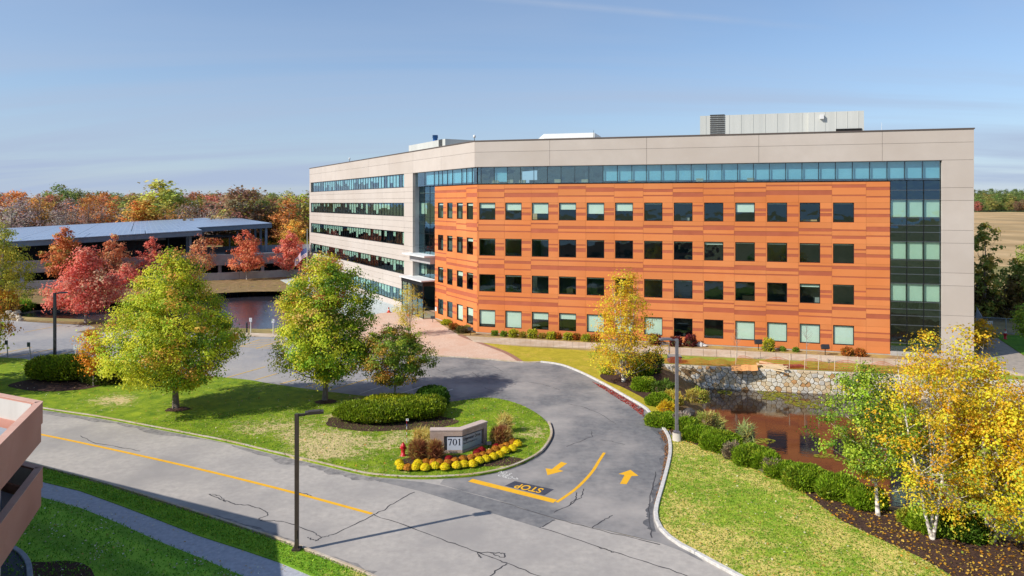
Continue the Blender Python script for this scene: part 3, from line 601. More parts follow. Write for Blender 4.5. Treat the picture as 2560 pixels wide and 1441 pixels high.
# ================================================================== OFFICE BUILDING
KC = Vector((-4.176, 77.67, 0)); EC = Vector((-40.8, 139.4, 0)); LW = (KC - EC).length
class Fr:
    """facade frame: a runs along the wall, d goes into the building"""
    def __init__(s, o, e): s.o = o; s.e = e.normalized(); s.n = Vector((-s.e.y, s.e.x, 0)); s.rz = math.atan2(s.e.y, s.e.x)
    def p(s, a, d, z): return s.o + s.e * a + s.n * d + Vector((0, 0, z))
    def a(s, px, d):
        k = (px - 1280) / FPX; b = s.o + s.n * d; return (k * b.y - b.x) / (s.e.x - k * s.e.y)
FRR = Fr(KC, Vector((.9627, -.2705, 0))); FRL = Fr(EC, KC - EC)
D0 = .35
# where the two clad planes meet
def corner(d):
    A, e1 = FRL.p(0, d, 0), FRL.e; B, e2 = FRR.p(0, d, 0), FRR.e; det = e1.x * -e2.y + e1.y * e2.x; r = B - A
    ta = (r.x * -e2.y + r.y * e2.x) / det; tb = (e1.x * r.y - e1.y * r.x) / det; return ta, tb
M_ORA = mat('orange_cladding', 'd07e48', 'd68852', .6, .6, .03, 8, spec=.25, c3='cc773f', scale3=.15)
def per_panel(m, lo=.93, hi=1.06):
    """every panel carries its own slight fade"""
    nt = m.node_tree; N = nt.nodes; Lk = nt.links; b = N['Principled BSDF']; src = b.inputs['Base Color'].links[0].from_socket
    oi = N.new('ShaderNodeObjectInfo'); mr = N.new('ShaderNodeMapRange'); mr.inputs[3].default_value = lo; mr.inputs[4].default_value = hi; Lk.new(oi.outputs['Random'], mr.inputs[0])
    mx = N.new('ShaderNodeMixRGB'); mx.blend_type = 'MULTIPLY'; mx.inputs[0].default_value = 1; Lk.new(src, mx.inputs[1]); Lk.new(mr.outputs[0], mx.inputs[2]); Lk.new(mx.outputs[0], b.inputs['Base Color'])
per_panel(M_ORA)
M_RED = mat('rust_cladding', 'a95a3e', 'b26244', .8, .55, .05, 8, spec=.3)
M_BEI = mat('beige_precast', 'bab0a6', 'c0b6ac', .5, .8, .03, 40, c3='b6aba0', scale3=.12)
per_panel(M_BEI, .97, 1.02); per_panel(M_RED)
M_JOINT = mat('joint_backing', '4a3a30'); M_SHEATH = mat('sheathing', '7a4020')
M_FRAME = mat('window_frame', '2c2d2e', rough=.4, metal=.6); M_CAP = mat('roof_edge', '6a5f58', rough=.5, metal=.4)
M_GREY = mat('return_panel', 'a3a09f', 'aeabaa', 1, .6); M_WHITEM = mat('white_metal', 'd4d4d2', 'dcdcda', 1, .5)
M_BLIND = mat('roller_blind', 'd2e0d2', 'dae6da', 1, .9); M_SHEER = mat('sheer_shade', '9cc8cc', 'b4d8d8', .3, .9)
M_INT = mat('office_wall', '5a6a6c', '6c7c7c', .3, .9); M_CEIL = mat('office_ceiling', '5d6462', '6a716e', .6, .9); M_CARPET = mat('office_carpet', '3c3f42', '484b4e', 3, .95)
M_ROOF = mat('roof_gravel', '9a958c', 'aaa59b', 2, .95, .3, 20)
def glass_mat(name, tint, refl, rtint=(1, 1, 1), ior=1.5):
    m = bpy.data.materials.new(name); m.use_nodes = True; nt = m.node_tree; N = nt.nodes; Lk = nt.links; N.clear()
    out = N.new('ShaderNodeOutputMaterial'); t = N.new('ShaderNodeBsdfTransparent'); t.inputs[0].default_value = (*tint, 1)
    g = N.new('ShaderNodeBsdfGlossy'); g.inputs['Roughness'].default_value = .01; g.inputs[0].default_value = (*rtint, 1)
    geo = N.new('ShaderNodeNewGeometry'); no = N.new('ShaderNodeTexNoise'); no.inputs['Scale'].default_value = .55; no.inputs['Detail'].default_value = 2; Lk.new(geo.outputs['Position'], no.inputs['Vector'])
    bp = N.new('ShaderNodeBump'); bp.inputs['Strength'].default_value = .06; bp.inputs['Distance'].default_value = .3; Lk.new(no.outputs['Fac'], bp.inputs['Height']); Lk.new(bp.outputs[0], g.inputs['Normal'])
    fr = N.new('ShaderNodeLayerWeight'); fr.inputs[0].default_value = .5; pw = N.new('ShaderNodeMath'); pw.operation = 'POWER'; pw.inputs[1].default_value = 4; Lk.new(fr.outputs['Facing'], pw.inputs[0]); ad = N.new('ShaderNodeMath'); ad.operation = 'ADD'; ad.use_clamp = True; ad.inputs[1].default_value = refl + .05; Lk.new(pw.outputs[0], ad.inputs[0])
    ms = N.new('ShaderNodeMixShader'); Lk.new(ad.outputs[0], ms.inputs[0]); Lk.new(t.outputs[0], ms.inputs[1]); Lk.new(g.outputs[0], ms.inputs[2]); Lk.new(ms.outputs[0], out.inputs[0]); return m
GL = glass_mat('window_glass', (.86, .93, .89), .05, (.55, .85, 1)); GLS = glass_mat('strip_glass', (.78, .91, .95), .09, (.8, .95, 1)); GLD = glass_mat('dark_glass', (.3, .38, .42), .1, (.5, .8, 1))
BLD = empty('office_building', KC); tag(BLD, 'five storey office building with orange panelled front and long beige wing', 'office building')
UC = {}
def ucube(name, m):
    k = (name, m.name)
    if k not in UC:
        mb = MB(); mb.add([(x, y, z) for x in (0, 1) for y in (0, 1) for z in (0, 1)], [(0, 1, 3, 2), (4, 6, 7, 5), (0, 4, 5, 1), (2, 3, 7, 6), (0, 2, 6, 4), (1, 5, 7, 3)]); UC[k] = mb.mesh(name, m)
    return UC[k]
def fb(name, fr, a0, a1, d0, d1, z0, z1, m, parent=BLD):
    o = bpy.data.objects.new(name, ucube(name, m)); COL.objects.link(o); o.parent = parent
    p = fr.p(a0, d0, z0); o.rotation_euler = (0, 0, fr.rz); o.scale = (a1 - a0, d1 - d0, z1 - z0); o.location = p - wl(parent); return o
def fmb(mb, fr, a0, a1, d0, d1, z0, z1, mi=0):
    vs = [fr.p(a, d, z) for a in (a0, a1) for d in (d0, d1) for z in (z0, z1)]; mb.add(vs, [(0, 1, 3, 2), (4, 6, 7, 5), (0, 4, 5, 1), (2, 3, 7, 6), (0, 2, 6, 4), (1, 5, 7, 3)], mi)
WIN = {}
def window(fr, a, z, wd, ht, blind, mullion=False, d=D0 + .05, glass=None, frame=.055):
    """frame with its pane and roller blind, all sharing meshes with alike windows"""
    key = (round(wd, 2), round(ht, 2), mullion)
    if key not in WIN:
        mb = MB(); t = frame; dp = .12
        for x0, x1, z0, z1 in ((0, wd, 0, t), (0, wd, ht - t, ht), (0, t, t, ht - t), (wd - t, wd, t, ht - t)): mb.box(((x0 + x1) / 2, dp / 2, (z0 + z1) / 2), (x1 - x0, dp, z1 - z0))
        g = MB(); g.add([(t, .05, t), (wd - t, .05, t), (wd - t, .05, ht - t), (t, .05, ht - t)], [(0, 1, 2, 3)])
        WIN[key] = (mb.mesh('window', M_FRAME), g.mesh('pane', GL))
    o = bpy.data.objects.new('window', WIN[key][0]); COL.objects.link(o); o.parent = BLD; o.location = fr.p(a, d, z) - wl(BLD); o.rotation_euler = (0, 0, fr.rz)
    p = bpy.data.objects.new('pane', WIN[key][1]); COL.objects.link(p); p.parent = o
    if blind > .02:
        b = bpy.data.objects.new('blind', ucube('blind', M_BLIND)); COL.objects.link(b); b.parent = o; b.location = (.06, .14, ht - .06 - (ht - .12) * blind); b.scale = (wd - .12, .02, (ht - .12) * blind)
    return o
R = random.Random(5)
FZ = [.77, 4.75, 8.77, 12.79]; WH = 1.88; ZS, ZST, ZP = 16.81, 18.70, 21.55
THIN, MID, THICK = .13, .3, .46
PAT = [((.5, THIN), (1.2, THIN)), ((.42, MID), (1.25, THIN)), ((.45, THIN), (.95, THICK)), ((.3, THIN), (.92, THICK)), ((.25, MID), (1.25, THIN)), ((.6, MID), (1.22, THIN)), ((.4, THICK), (1.25, THIN)), ((.5, MID), (1.4, THIN)), ((.25, THIN), (.8, THICK)), ((.7, THIN), (1.3, MID))]
PPAT = [((.25, THIN), (.95, MID)), ((.22, MID), (1.0, MID)), ((.55, THIN), (1.1, MID)), ((.5, THIN), (.9, THICK * .9)), ((.6, MID * .9), (1.05, MID)), ((.25, THIN), (1.1, MID))]
def clad(fr, a0, a1, z0, z1, strips, name='cladding_panel', sname='cladding_strip'):
    g = .008; z = z1
    for dz, h in strips:
        zt = z1 - dz
        if zt < z - .05: fb(name, fr, a0 + g, a1 - g, D0, D0 + .05, zt + .004, z - g, M_ORA)
        fb(sname, fr, a0 + g * .5, a1 - g * .5, D0 + .02, D0 + .05, max(z0, zt - h), zt - .004, M_RED); z = zt - h
    if z > z0 + .03: fb(name, fr, a0 + g, a1 - g, D0, D0 + .05, z0 + .004, z - .004, M_ORA)
def bays(fr, lst, first_blinds=None):
    prev = [None] * 8
    for bi, (a0, a1, w0, w1) in enumerate(lst):
        fb('cladding_panel', fr, a0 + .012, a1 - .012, D0, D0 + .05, .12, FZ[0] - .03, M_ORA)
        for f in range(4):
            zb = FZ[f] + WH; zt = FZ[f + 1] if f < 3 else ZS - .06
            pt = prev[f] if prev[f] is not None and R.random() < .35 else R.randrange(len(PAT)); prev[f] = pt
            clad(fr, a0, a1, zb + .03, zt - .03, PAT[pt])
            pp = prev[4 + f] if prev[4 + f] is not None and R.random() < .3 else R.randrange(len(PPAT)); prev[4 + f] = pp
            for q0, q1 in ((a0, w0), (w1, a1)) if w0 is not None else ((a0, a1),):
                if q1 - q0 > .22: clad(fr, q0, q1, FZ[f] - .03, zb + .03, PPAT[pp], 'pier_panel', 'pier_strip')
                elif q1 - q0 > .03: fb('pier_panel', fr, q0 + .006, q1 - .006, D0, D0 + .05, FZ[f] - .03, zb + .03, M_ORA)
ta, tb = corner(D0)
rb = [(tb + .0, .31, None, None)]; 
for i in range(13):
    a0 = .31 + 3.05 * i; rb.append((a0, a0 + 3.05, a0 + .1, a0 + .1 + WH))
rb.append((.31 + 39.65, 42.07, None, None))
bays(FRR, rb)
lj = [FRL.a(x, D0) for x in (1087, 1116, 1141, 1166)] + [ta]
lw = [(FRL.a(a, D0), FRL.a(b, D0)) for a, b in ((1094.8, 1108), (1117.8, 1131.2), (1142, 1156.8), (1166.8, 1182.6))]
bays(FRL, [(lj[i], lj[i + 1], lw[i][0], lw[i][1]) for i in range(4)])
# sheathing behind the panels: full bands and piers, openings left free
mb = MB()
for fr, a0, a1, ws in ((FRR, tb, 42.07, [(r[2], r[3]) for r in rb if r[2] is not None]), (FRL, lj[0], ta, lw)):
    d0, d1 = D0 + .052, D0 + .25
    fmb(mb, fr, a0 + .02, a1 - .02, d0, d1, .1, FZ[0])
    for f in range(4):
        fmb(mb, fr, a0 + .02, a1 - .02, d0, d1, FZ[f] + WH, FZ[f + 1] if f < 3 else ZS)
        e = a0 + .02
        for w0, w1 in list(ws) + [(a1 - .02, None)]:
            fmb(mb, fr, e, w0, d0, d1, FZ[f], FZ[f] + WH); e = w1
mb.build('sheathing', M_SHEATH, BLD)
BL = {3: [.3, .43, .63, .38, .63, .45, .05, .03, 0, .5, .04, .02, .03], 2: [.04, .03, .03, .02, .03, .02, .03, .03, .12, .04, .06, .05, .04], 1: [0, .06, .03, .04, .04, 0, .03, .03, .02, 0, .02, .14, .03], 0: [.86, 1, .42, .33, 1, 1, 1, 0, 0, 1, 1, 1, 1]}
for f in range(4):
    for i in range(13): window(FRR, .31 + 3.05 * i + .1, FZ[f], WH, WH, BL[f][i])
    for i in range(4): w0, w1 = lw[i]; window(FRL, w0, FZ[f], w1 - w0, WH, [[.05, .05, .95, .5], [.1, .05, .3, .08], [.0, .08, .05, .2], [.12, .05, .12, .15]][f][i])
# base course
fb('plinth', FRR, tb, 42.07, D0 + .03, D0 + .3, -.05, .12, mat('plinth_concrete', 'a8a49c', 'b8b4ac', 2, .9)); fb('plinth', FRL, lj[0], ta, D0 + .03, D0 + .3, -.05, .12, MATS['plinth_concrete'])
# sill and head trims of the top strip
DS = D0 + .02
for fr, a0, a1 in ((FRR, tb, 46.37), (FRL, 53.8, ta)):
    fb('strip_sill', fr, a0 if fr is FRR else lj[0], a1 if fr is FRL else 42.07, D0 - .03, D0 + .2, ZS - .05, ZS + .03, M_FRAME)
    fb('strip_head', fr, a0, a1, D0 - .02, D0 + .2, ZST - .06, ZST, M_FRAME)
STRIP = fb('strip_window', FRR, tb, 46.37, D0 + .16, D0 + .18, ZS + .03, ZS + .08, M_FRAME)
def strip_pane(fr, a0, a1, light):
    p = fb('strip_pane', fr, a0 + .02, a1 - .02, DS, DS + .015, ZS + .03, ZST - .06, GLS); fb('mullion', fr, a1 - .02, a1 + .02, DS - .03, DS + .1, ZS + .03, ZST - .06, M_FRAME)
    if light: fb('sheer_shade', fr, a0 + .04, a1 - .04, DS + .22, DS + .24, ZS + .22, ZST - .06, M_SHEER)
e = tb
for i in range(40):
    a1 = min(.31 + 1.525 * (i + 1) - 1.2, 46.37)
    if a1 <= e + .2: continue
    strip_pane(FRR, e, a1, a1 > 15.2 or abs(a1 - 3.7) < .5); e = a1
    if a1 >= 46.37: break
xs = [1047.5, 1062, 1085, 1096, 1105, 1118, 1131, 1154, 1166, 1180, 1193]
la = [53.85] + [FRL.a(x, D0) for x in xs[1:]] + [ta]
for i in range(len(la) - 1): strip_pane(FRL, la[i], la[i + 1], i not in (0, 9))
# curtain wall at the right end: three columns of panes, horizontal rails
ca = [42.07 + (46.37 - 42.07) * i / 3 for i in range(4)]
zr = []
for f in range(4): b = FZ[f]; zr += [(b - .25, b + .45, 'v'), (b + .45, b + 2.2, 'b'), (b + 2.2, b + 3.1, 's'), (b + 3.1, b + 3.74 if f < 3 else ZS, 's')]
zr[0] = (.45, 1.2, 'v')
for i in range(3):
    fb('curtain_mullion', FRR, ca[i] - .03, ca[i] + .03, D0 - .02, D0 + .12, .4, ZS, M_FRAME)
    for z0, z1, kd in zr:
        fb('curtain_pane', FRR, ca[i] + .03, ca[i + 1] - .03, D0 + .04, D0 + .055, z0 + .03, z1 - .03, GL if kd != 's' else GLD)
        if kd == 'b' and z0 > 2: fb('curtain_blind', FRR, ca[i] + .06, ca[i + 1] - .06, D0 + .2, D0 + .22, z0 + .08 , z1, M_BLIND)
        if kd == 's': fb('spandrel_backing', FRR, ca[i] + .03, ca[i + 1] - .03, D0 + .12, D0 + .14, z0, z1, mat('spandrel_back', '1c2228'))
for z0, z1, kd in zr: fb('curtain_rail', FRR, 42.07, 46.37, D0, D0 + .1, z0 - .03, z0 + .03, mat('alu_rail', '6d7378', rough=.35, metal=.7))
fb('curtain_base', FRR, 42.07, 46.37, D0 - .1, D0 + .2, 0, .42, MATS['plinth_concrete'])
# beige frame: parapet panels, right pier
def panels(fr, cuts, zs, d0=0, d1=.3, nm='precast_panel', m=M_BEI):
    for i in range(len(cuts) - 1):
        for j in range(len(zs) - 1): fb(nm, fr, cuts[i] + .014, cuts[i + 1] - .014, d0, d1, zs[j] + .012, zs[j + 1] - .012, m)
def cuts(a0, a1, s): n = max(1, round((a1 - a0) / s)); return [a0 + (a1 - a0) * i / n for i in range(n + 1)]
RE = 49.02
panels(FRR, [0, 8.6, 19.0, 30.1, 41.3, RE], [ZST, 20.35, ZP]); panels(FRL, cuts(0, LW, 9.0), [ZST, 20.35, ZP])
panels(FRR, [46.37, RE], [0, 2.9, 4.1, 6.9, 8.1, 10.9, 12.1, 14.9, 16.1, ZST])
mb = MB()
fmb(mb, FRR, .15, RE - .05, .12, .34, ZST + .02, ZP - .02); fmb(mb, FRL, .05, LW - .15, .12, .34, ZST + .02, ZP - .02); fmb(mb, FRR, 46.42, RE - .05, .12, 8, .02, ZST + .02)
mb.build('panel_backing', M_JOINT, BLD)
fb('end_wall', FRR, RE - .04, RE, .31, 22, 0, ZP - .01, M_BEI)
fb('soffit', FRR, .1, 46.37, .02, .6, ZST - .02, ZST + .01, M_GREY); fb('soffit', FRL, 53.8, LW - .1, .02, 1.2, ZST - .02, ZST + .01, M_GREY)
fb('roof_edge', FRR, -.03, RE + .05, -.06, .4, ZP, ZP + .12, M_CAP); fb('roof_edge', FRL, -.05, LW + .02, -.06, .4, ZP, ZP + .115, M_CAP)
# left wing: ribbon windows and beige bands
RA0, RA1, OA = 1.0, FRL.a(1010, 0), 53.8
bandz = [(0, FZ[0])] + [(FZ[f] + WH, FZ[f + 1] if f < 3 else ZS) for f in range(4)]
for z0, z1 in bandz:
    zz = [z0, z1] if z1 - z0 < 1 else [z0, z0 + .62, z1 - .62, z1]
    panels(FRL, [0] + cuts(RA0 + 7.5, RA1, 8.6) + [OA], zz)
for z0 in FZ + [ZS]:
    z1 = z0 + WH if z0 < 16 else ZST
    panels(FRL, [0, RA0], [z0, z1]); panels(FRL, [RA1, OA], [z0, z1])
mb = MB()
for z0, z1 in bandz: fmb(mb, FRL, .1, OA - .02, .12, .3, z0 + .01, z1 - .01)
for z0 in FZ + [ZS]: fmb(mb, FRL, .1, RA0 - .02, .12, .3, z0, z0 + WH); fmb(mb, FRL, RA1 + .02, OA - .02, .12, .3, z0, z0 + WH)
mb.build('panel_backing', M_JOINT, BLD)
NP = 41
for z0 in FZ + [ZS]:
    rw = fb('ribbon_window', FRL, RA0, RA1, .2, .3, z0, z0 + .06, M_FRAME); fb('ribbon_head', FRL, RA0, RA1, .2, .3, z0 + WH - .06, z0 + WH, M_FRAME)
    step = (RA1 - RA0) / NP; prevb = .4
    for i in range(NP):
        a = RA0 + step * i
        # children of the ribbon's unit-cube frame would inherit its scale, so panes hang on the building
        fb('ribbon_pane', FRL, a + .05, a + step - .05, .24, .25, z0 + .06, z0 + WH - .06, GLS if z0 > 16 else GL)
        fb('ribbon_mullion', FRL, a - .05, a + .05, .21, .28, z0 + .06, z0 + WH - .06, M_FRAME)
        b = R.choice([.95, .95, .6, .35, .5, 0]) if z0 > 16 else R.choice([.9, .6, .35, .5, .0, .0, .4])
        if b: fb('ribbon_blind', FRL, a + .05, a + step - .05, .285, .3, z0 + WH - .06 - (WH - .12) * b, z0 + WH - .06, M_BLIND)
# recess beside the entrance: grey return, curtain glass
OD = .9
fb('return_panel', FRL, OA, OA + .04, .31, OD, 9.0, ZST - .02, M_GREY); fb('return_panel', FRL, OA, OA + .04, .31, OD, 0, 8.96, M_GREY)
gz = [4.9, 6.4, 8.6, 10.6, 12.0, 12.8, 14.9, 15.9, ZS]; ga = [OA + .04, FRL.a(1062, OD), FRL.a(1075, OD), lj[0] + .6]
for i in range(3):
    for j in range(len(gz) - 1):
        fb('lobby_pane', FRL, ga[i] + .03, ga[i + 1] - .03, OD, OD + .015, gz[j] + .03, gz[j + 1] - .03, GL)
        fb('lobby_rail', FRL, ga[i], ga[i + 1], OD - .04, OD + .08, gz[j] - .03, gz[j] + .03, M_FRAME)
    fb('lobby_mullion', FRL, ga[i + 1] - .03, ga[i + 1] + .03, OD - .03, OD + .08, 4.9, ZS, M_FRAME)
for j in (1, 3): fb('lobby_blind', FRL, ga[0] + .1, ga[1] - .1, OD + .3, OD + .32, FZ[j] + .4, FZ[j] + WH, M_BLIND)
# entrance: upper canopy, vestibule
fb('canopy', FRL, OA - 1.2, lj[0] - .02, -1.1, OD - .05, 7.75, 7.95, M_WHITEM); fb('canopy_fascia', FRL, OA - .1, lj[0] - .02, -.3, OD - .06, 6.9, 7.74, M_GREY)
VE = empty('vestibule', FRL.p(OA, 0, 0)); VE.parent = BLD; VE.location = FRL.p(OA, 0, 0) - wl(BLD); WLOC[VE.name] = FRL.p(OA, 0, 0)
va0, va1 = OA - .9, lj[0] - .03
fb('vestibule_roof', FRL, va0 - .2, va1, -1.5, OD - .06, 4.7, 4.86, M_WHITEM, VE); fb('vestibule_fascia', FRL, va0, va1, -1.3, OD - .07, 4.15, 4.69, M_FRAME, VE)
for k, a in enumerate(np.linspace(va0 + .05, va1 - .05, 5)): fb('vestibule_post', FRL, a - .05, a + .05, -1.25, -1.13, .1, 4.14, M_FRAME, VE)
for z in (.1, 2.5, 3.1): fb('vestibule_rail', FRL, va0, va1, -1.22, -1.15, z, z + .07, M_FRAME, VE)
for k in range(4):
    a = np.linspace(va0 + .05, va1 - .05, 5); fb('vestibule_pane', FRL, a[k] + .06, a[k + 1] - .06, -1.2, -1.185, .18, 2.48, GL, VE); fb('vestibule_pane', FRL, a[k] + .06, a[k + 1] - .06, -1.2, -1.185, 3.18, 4.13, GL, VE)
fb('vestibule_pane', FRL, va0 + .01, va0 + .025, -1.1, -.06, .18, 4.13, GL, VE); fb('vestibule_pane', FRL, va0 + .95, va0 + .965, .32, OD - .1, .18, 4.13, GL, VE)
fb('vestibule_floor', FRL, va0, va1, -1.25, OD, .02, .1, M_CONC, VE); fb('lobby_wall', FRL, OA, lj[0] + 2, OD + 3, OD + 3.1, 0, ZS, M_INT)
fb('wall_sign', FRL, lj[0] + .15, lj[0] + .6, D0 - .03, D0 - .005, 1.0, 1.5, M_WHITEM); fb('alarm_light', FRL, lj[0] + .3, lj[0] + .45, D0 - .06, D0 - .005, 2.7, 2.85, mat('alarm_red', '7a1414'))
# interiors: slabs and back walls
mb = MB(); lv = [0] + [z - .75 for z in FZ[1:]] + [ZS - .75, ZST + .3]
for z in lv:
    fmb(mb, FRR, 2.2, RE - .3, D0 + .27, 11, z - .25, z, 1); fmb(mb, FRL, 1, LW - 5.2, .5 if z < 1 or z > 18 else OD + .12 if z > 0 else .5, 11, z - .25, z - .001, 1)
for z0, z1 in zip(lv[:-1], lv[1:]):
    fmb(mb, FRR, 5.5, RE - .3, 7, 7.1, z0, z1 - .25, 0); fmb(mb, FRL, 1, LW - 9, 7, 7.1, z0, z1 - .25, 0)
    for k in range(1, 14): fmb(mb, FRR, .31 + 3.05 * k - .06, .31 + 3.05 * k, D0 + .3, 3.6 + (k * 7 % 3) * .8, z0, z1 - .25, 0) if (k * 5 + int(z0)) % 3 == 0 else None
fmb(mb, FRR, RE - .35, RE - .3, .5, 11, 0, ZST, 0)
mb.build('interior', [M_INT, M_CEIL], BLD)
# desks, chairs, boxes on the sills seen through the glass
rr = random.Random(9); mb = MB()
for i in range(26):
    a = rr.uniform(3, 45); z = rr.choice(lv[1:6]); fmb(mb, FRR, a, a + rr.uniform(.6, 1.6), D0 + .9 + rr.uniform(0, 1.5), D0 + 2.6, z, z + rr.uniform(.7, 1.25), rr.randrange(3))
for a in (1.9, 3.6, 5.0, 9.0, 12.0, 17.0, 24.0, 29.0): fmb(mb, FRR, a, a + .7, D0 + .2, D0 + .6, ZS + .03, ZS + rr.uniform(.25, .5), 2)
mb.build('furniture', [mat('desk_dark', '33312e'), mat('desk_pale', '9aa3a0'), mat('box_card', 'c8a878')], BLD)
# roof slab, penthouses
rp = [FRR.p(.3, .36, 0), FRR.p(RE - .1, .36, 0), FRR.p(RE - .1, 26, 0), FRR.p(12, 26, 0), FRL.p(LW - 28, 26, 0), FRL.p(.2, 26, 0), FRL.p(.2, .36, 0), FRL.p(LW - .3, .36, 0)]
mb = MB(); mb.add([(p.x, p.y, ZP - .6) for p in rp], [tuple(range(len(rp)))]); mb.build('roof', M_ROOF, BLD)
mb = MB(); fmb(mb, FRL, .02, .2, .3, 22, 0, ZP - .05); fmb(mb, FRL, .2, LW - 26, 22, 22.2, 0, ZP - .05); fmb(mb, FRR, 14, RE - .1, 22.3, 22.5, 0, ZP - .05); mb.build('rear_wall', M_BEI, BLD)
M_PENT = mat('penthouse_metal', 'b4b6b0', 'c4c5be', .5, .6, .1, 6, stretch=(1.2, 1.2, .05)); M_LOUV = mat('louvre', '4c4c4a', rough=.5, metal=.4)
def pent(fr, px0, px1, d, ztop, dep, m=M_PENT, ribs=0):
    a0, a1 = fr.a(px0, d), fr.a(px1, d); o = fb('penthouse', fr, a0, a1, d, d + dep, ZP - .6, ztop, m)
    for k in range(ribs): a = a0 + (a1 - a0) * (k + .5) / ribs; fb('penthouse_seam', fr, a - .025, a + .025, d - .03, d, ZP - .5, ztop - .02, m)
    return a0, a1
def zpx(fr, px, d, py): p = fr.p(fr.a(px, d), d, 0); return CH + (HOR - py) * p.y / FPX
D = 10.0; zt = zpx(FRR, 1750, D, 290); a0, a1 = pent(FRR, 1750, 2020, D, zt, 9, ribs=9); zt2 = zpx(FRR, 2090, D, 280); pent(FRR, 2021, 2160, D - .4, zt2, 9, ribs=5)
l0, l1 = FRR.a(1775, D), FRR.a(1812, D)
for k in range(14): fb('louvre_blade', FRR, l0, l1, D - .07, D - .01, ZP + .1 + k * .24, ZP + .23 + k * .24, M_LOUV)
fb('vent_box', FRR, FRR.a(2048, D), FRR.a(2057, D), D - .75, D - .42, zpx(FRR, 2050, D, 299), zpx(FRR, 2050, D, 288), M_WHITEM)
fb('equipment_opening', FRR, FRR.a(2088, D), FRR.a(2152, D), D - .5, D - .41, zpx(FRR, 2100, D, 331), zpx(FRR, 2100, D, 323), mat('black_opening', '141414'))
M_PW = mat('white_roof_unit', 'dcdedb', 'e4e5e2', 1, .6); fr2 = Fr(FRR.p(0, 0, 0), FRR.e)
D = 20.0; pent(FRR, 1360, 1486, D, zpx(FRR, 1360, D, 335), 6, M_PW); a_ = FRR.a(1360, D); 
mb = MB(); p0 = FRR.p(a_, D, 0); p1 = FRR.p(a_ - 3.2, D + 9, 0); zt = zpx(FRR, 1360, D, 335); mb.prism([p0 + FRR.n * .02, FRR.p(a_ + .5, D + 3, 0), p1 + FRR.e * .5, p1], ZP - .6, zt + .01); mb.build('penthouse', M_PW, BLD)
D = 7.0; a0, a1 = pent(FRL, 1022, 1113, D, zpx(FRL, 1113, D, 347), 7)
for k in range(8): fb('louvre_blade', FRL, FRL.a(1097, D), FRL.a(1106, D), D - .06, D - .01, zpx(FRL, 1100, D, 367) + k * .14, zpx(FRL, 1100, D, 367) + k * .14 + .08, M_LOUV)
mb = MB(); p = FRL.p(FRL.a(1076, D), D + .8, 0); zt = zpx(FRL, 1113, D, 347); mb.lathe([(.36, zt - .1), (.36, zt + .5), (.42, zt + .55), (.42, zt + 1.0)], (p.x, p.y, 0), 14); mb.build('flue', mat('blue_flue', '1f4f86', '2a5c94', 3, .4, metal=.3), BLD, True)
for fr, px, py in ((FRL, 874, 398), (FRL, 1186, 349)):
    a = min(fr.a(px, .2), LW - .3); p = fr.p(a, .2, ZP + .12); mb = MB(); mb.tube([p, p + Vector((0, 0, .5))], [.04, .03], 6); mb.blob(p + Vector((0, -.05, .5)), (.16, .16, .2), 1); mb.build('roof_camera', [M_FRAME, M_WHITEM], BLD)
p = FRR.p(FRR.a(1484, .5), .5, ZP); mb = MB(); mb.tube([p, p + Vector((0, 0, .7)), p + Vector((.02, 0, 1.0))], [.03, .02, .01], 5); mb.build('antenna', M_FRAME, BLD)
p = FRR.p(FRR.a(2204, .5), .5, ZP); mb = MB(); mb.tube([p, p + Vector((0, 0, .9))], [.02, .01], 5); mb.build('antenna', M_WHITEM, BLD)
# ================================================================== FAR PARKING DECK AND SOLAR CARPORT
M_DECKC = mat('deck_concrete', '9c9796', 'aeaaa8', .8, .85, .15, 12, c3='938d8c', scale3=.15); M_DECKF = mat('deck_floor', '6f6f72', '7d7d7f', 1, .9)
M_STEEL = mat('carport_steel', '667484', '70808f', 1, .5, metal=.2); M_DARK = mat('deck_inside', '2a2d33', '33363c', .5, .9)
FD = Fr(Vector((-84, 121.5, 0)), Vector((.881, .473, 0)))
DECK = empty('parking_deck', FD.p(20, 0, 0)); tag(DECK, 'low grey concrete parking deck beyond the left pond under the solar roof', 'parking garage')
def cutb(name, fr, a0, a1, s, d0, d1, z0, z1, m, par):
    c = cuts(a0, a1, s)
    for i in range(len(c) - 1): fb(name, fr, c[i] + .03, c[i + 1] - .03, d0, d1, z0, z1, m, par)
cutb('parapet', FD, -28, 62, 9, 0, .3, 3.45, 4.5, M_DECKC, DECK); cutb('spandrel', FD, -28, 62, 9, -.05, .3, 2.4, 3.42, M_DECKC, DECK)
fb('deck_slab', FD, -28, 62, .3, 46, 3.1, 3.4, M_DECKF, DECK); cutb('lower_wall', FD, -28, 70, 12, -5, -4.7, 0, 1.4, M_DECKC, DECK)
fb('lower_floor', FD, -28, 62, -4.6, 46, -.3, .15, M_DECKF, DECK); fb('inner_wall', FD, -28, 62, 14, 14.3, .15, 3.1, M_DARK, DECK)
for i in range(12): fb('column', FD, -26 + i * 8, -25.4 + i * 8, .4, 1.0, .15, 3.1, M_DECKC, DECK)
for a in (44, 46.5, 49): fb('yellow_bollard', FD, a, a + .25, -.6, -.35, .15, 1.5, M_YEL, DECK)
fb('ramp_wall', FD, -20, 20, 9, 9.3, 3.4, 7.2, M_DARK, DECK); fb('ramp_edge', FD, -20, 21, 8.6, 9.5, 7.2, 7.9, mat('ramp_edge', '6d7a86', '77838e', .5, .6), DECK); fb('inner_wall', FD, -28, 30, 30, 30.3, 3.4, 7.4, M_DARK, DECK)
LF = Fr(Vector((-86.5, 122, 0)), Vector((.881, .473, 0)))
CARP = empty('solar_carport', LF.p(20, 15, 3.4)); tag(CARP, 'sloping solar panel roof on blue grey steel posts over the parking deck', 'carport')
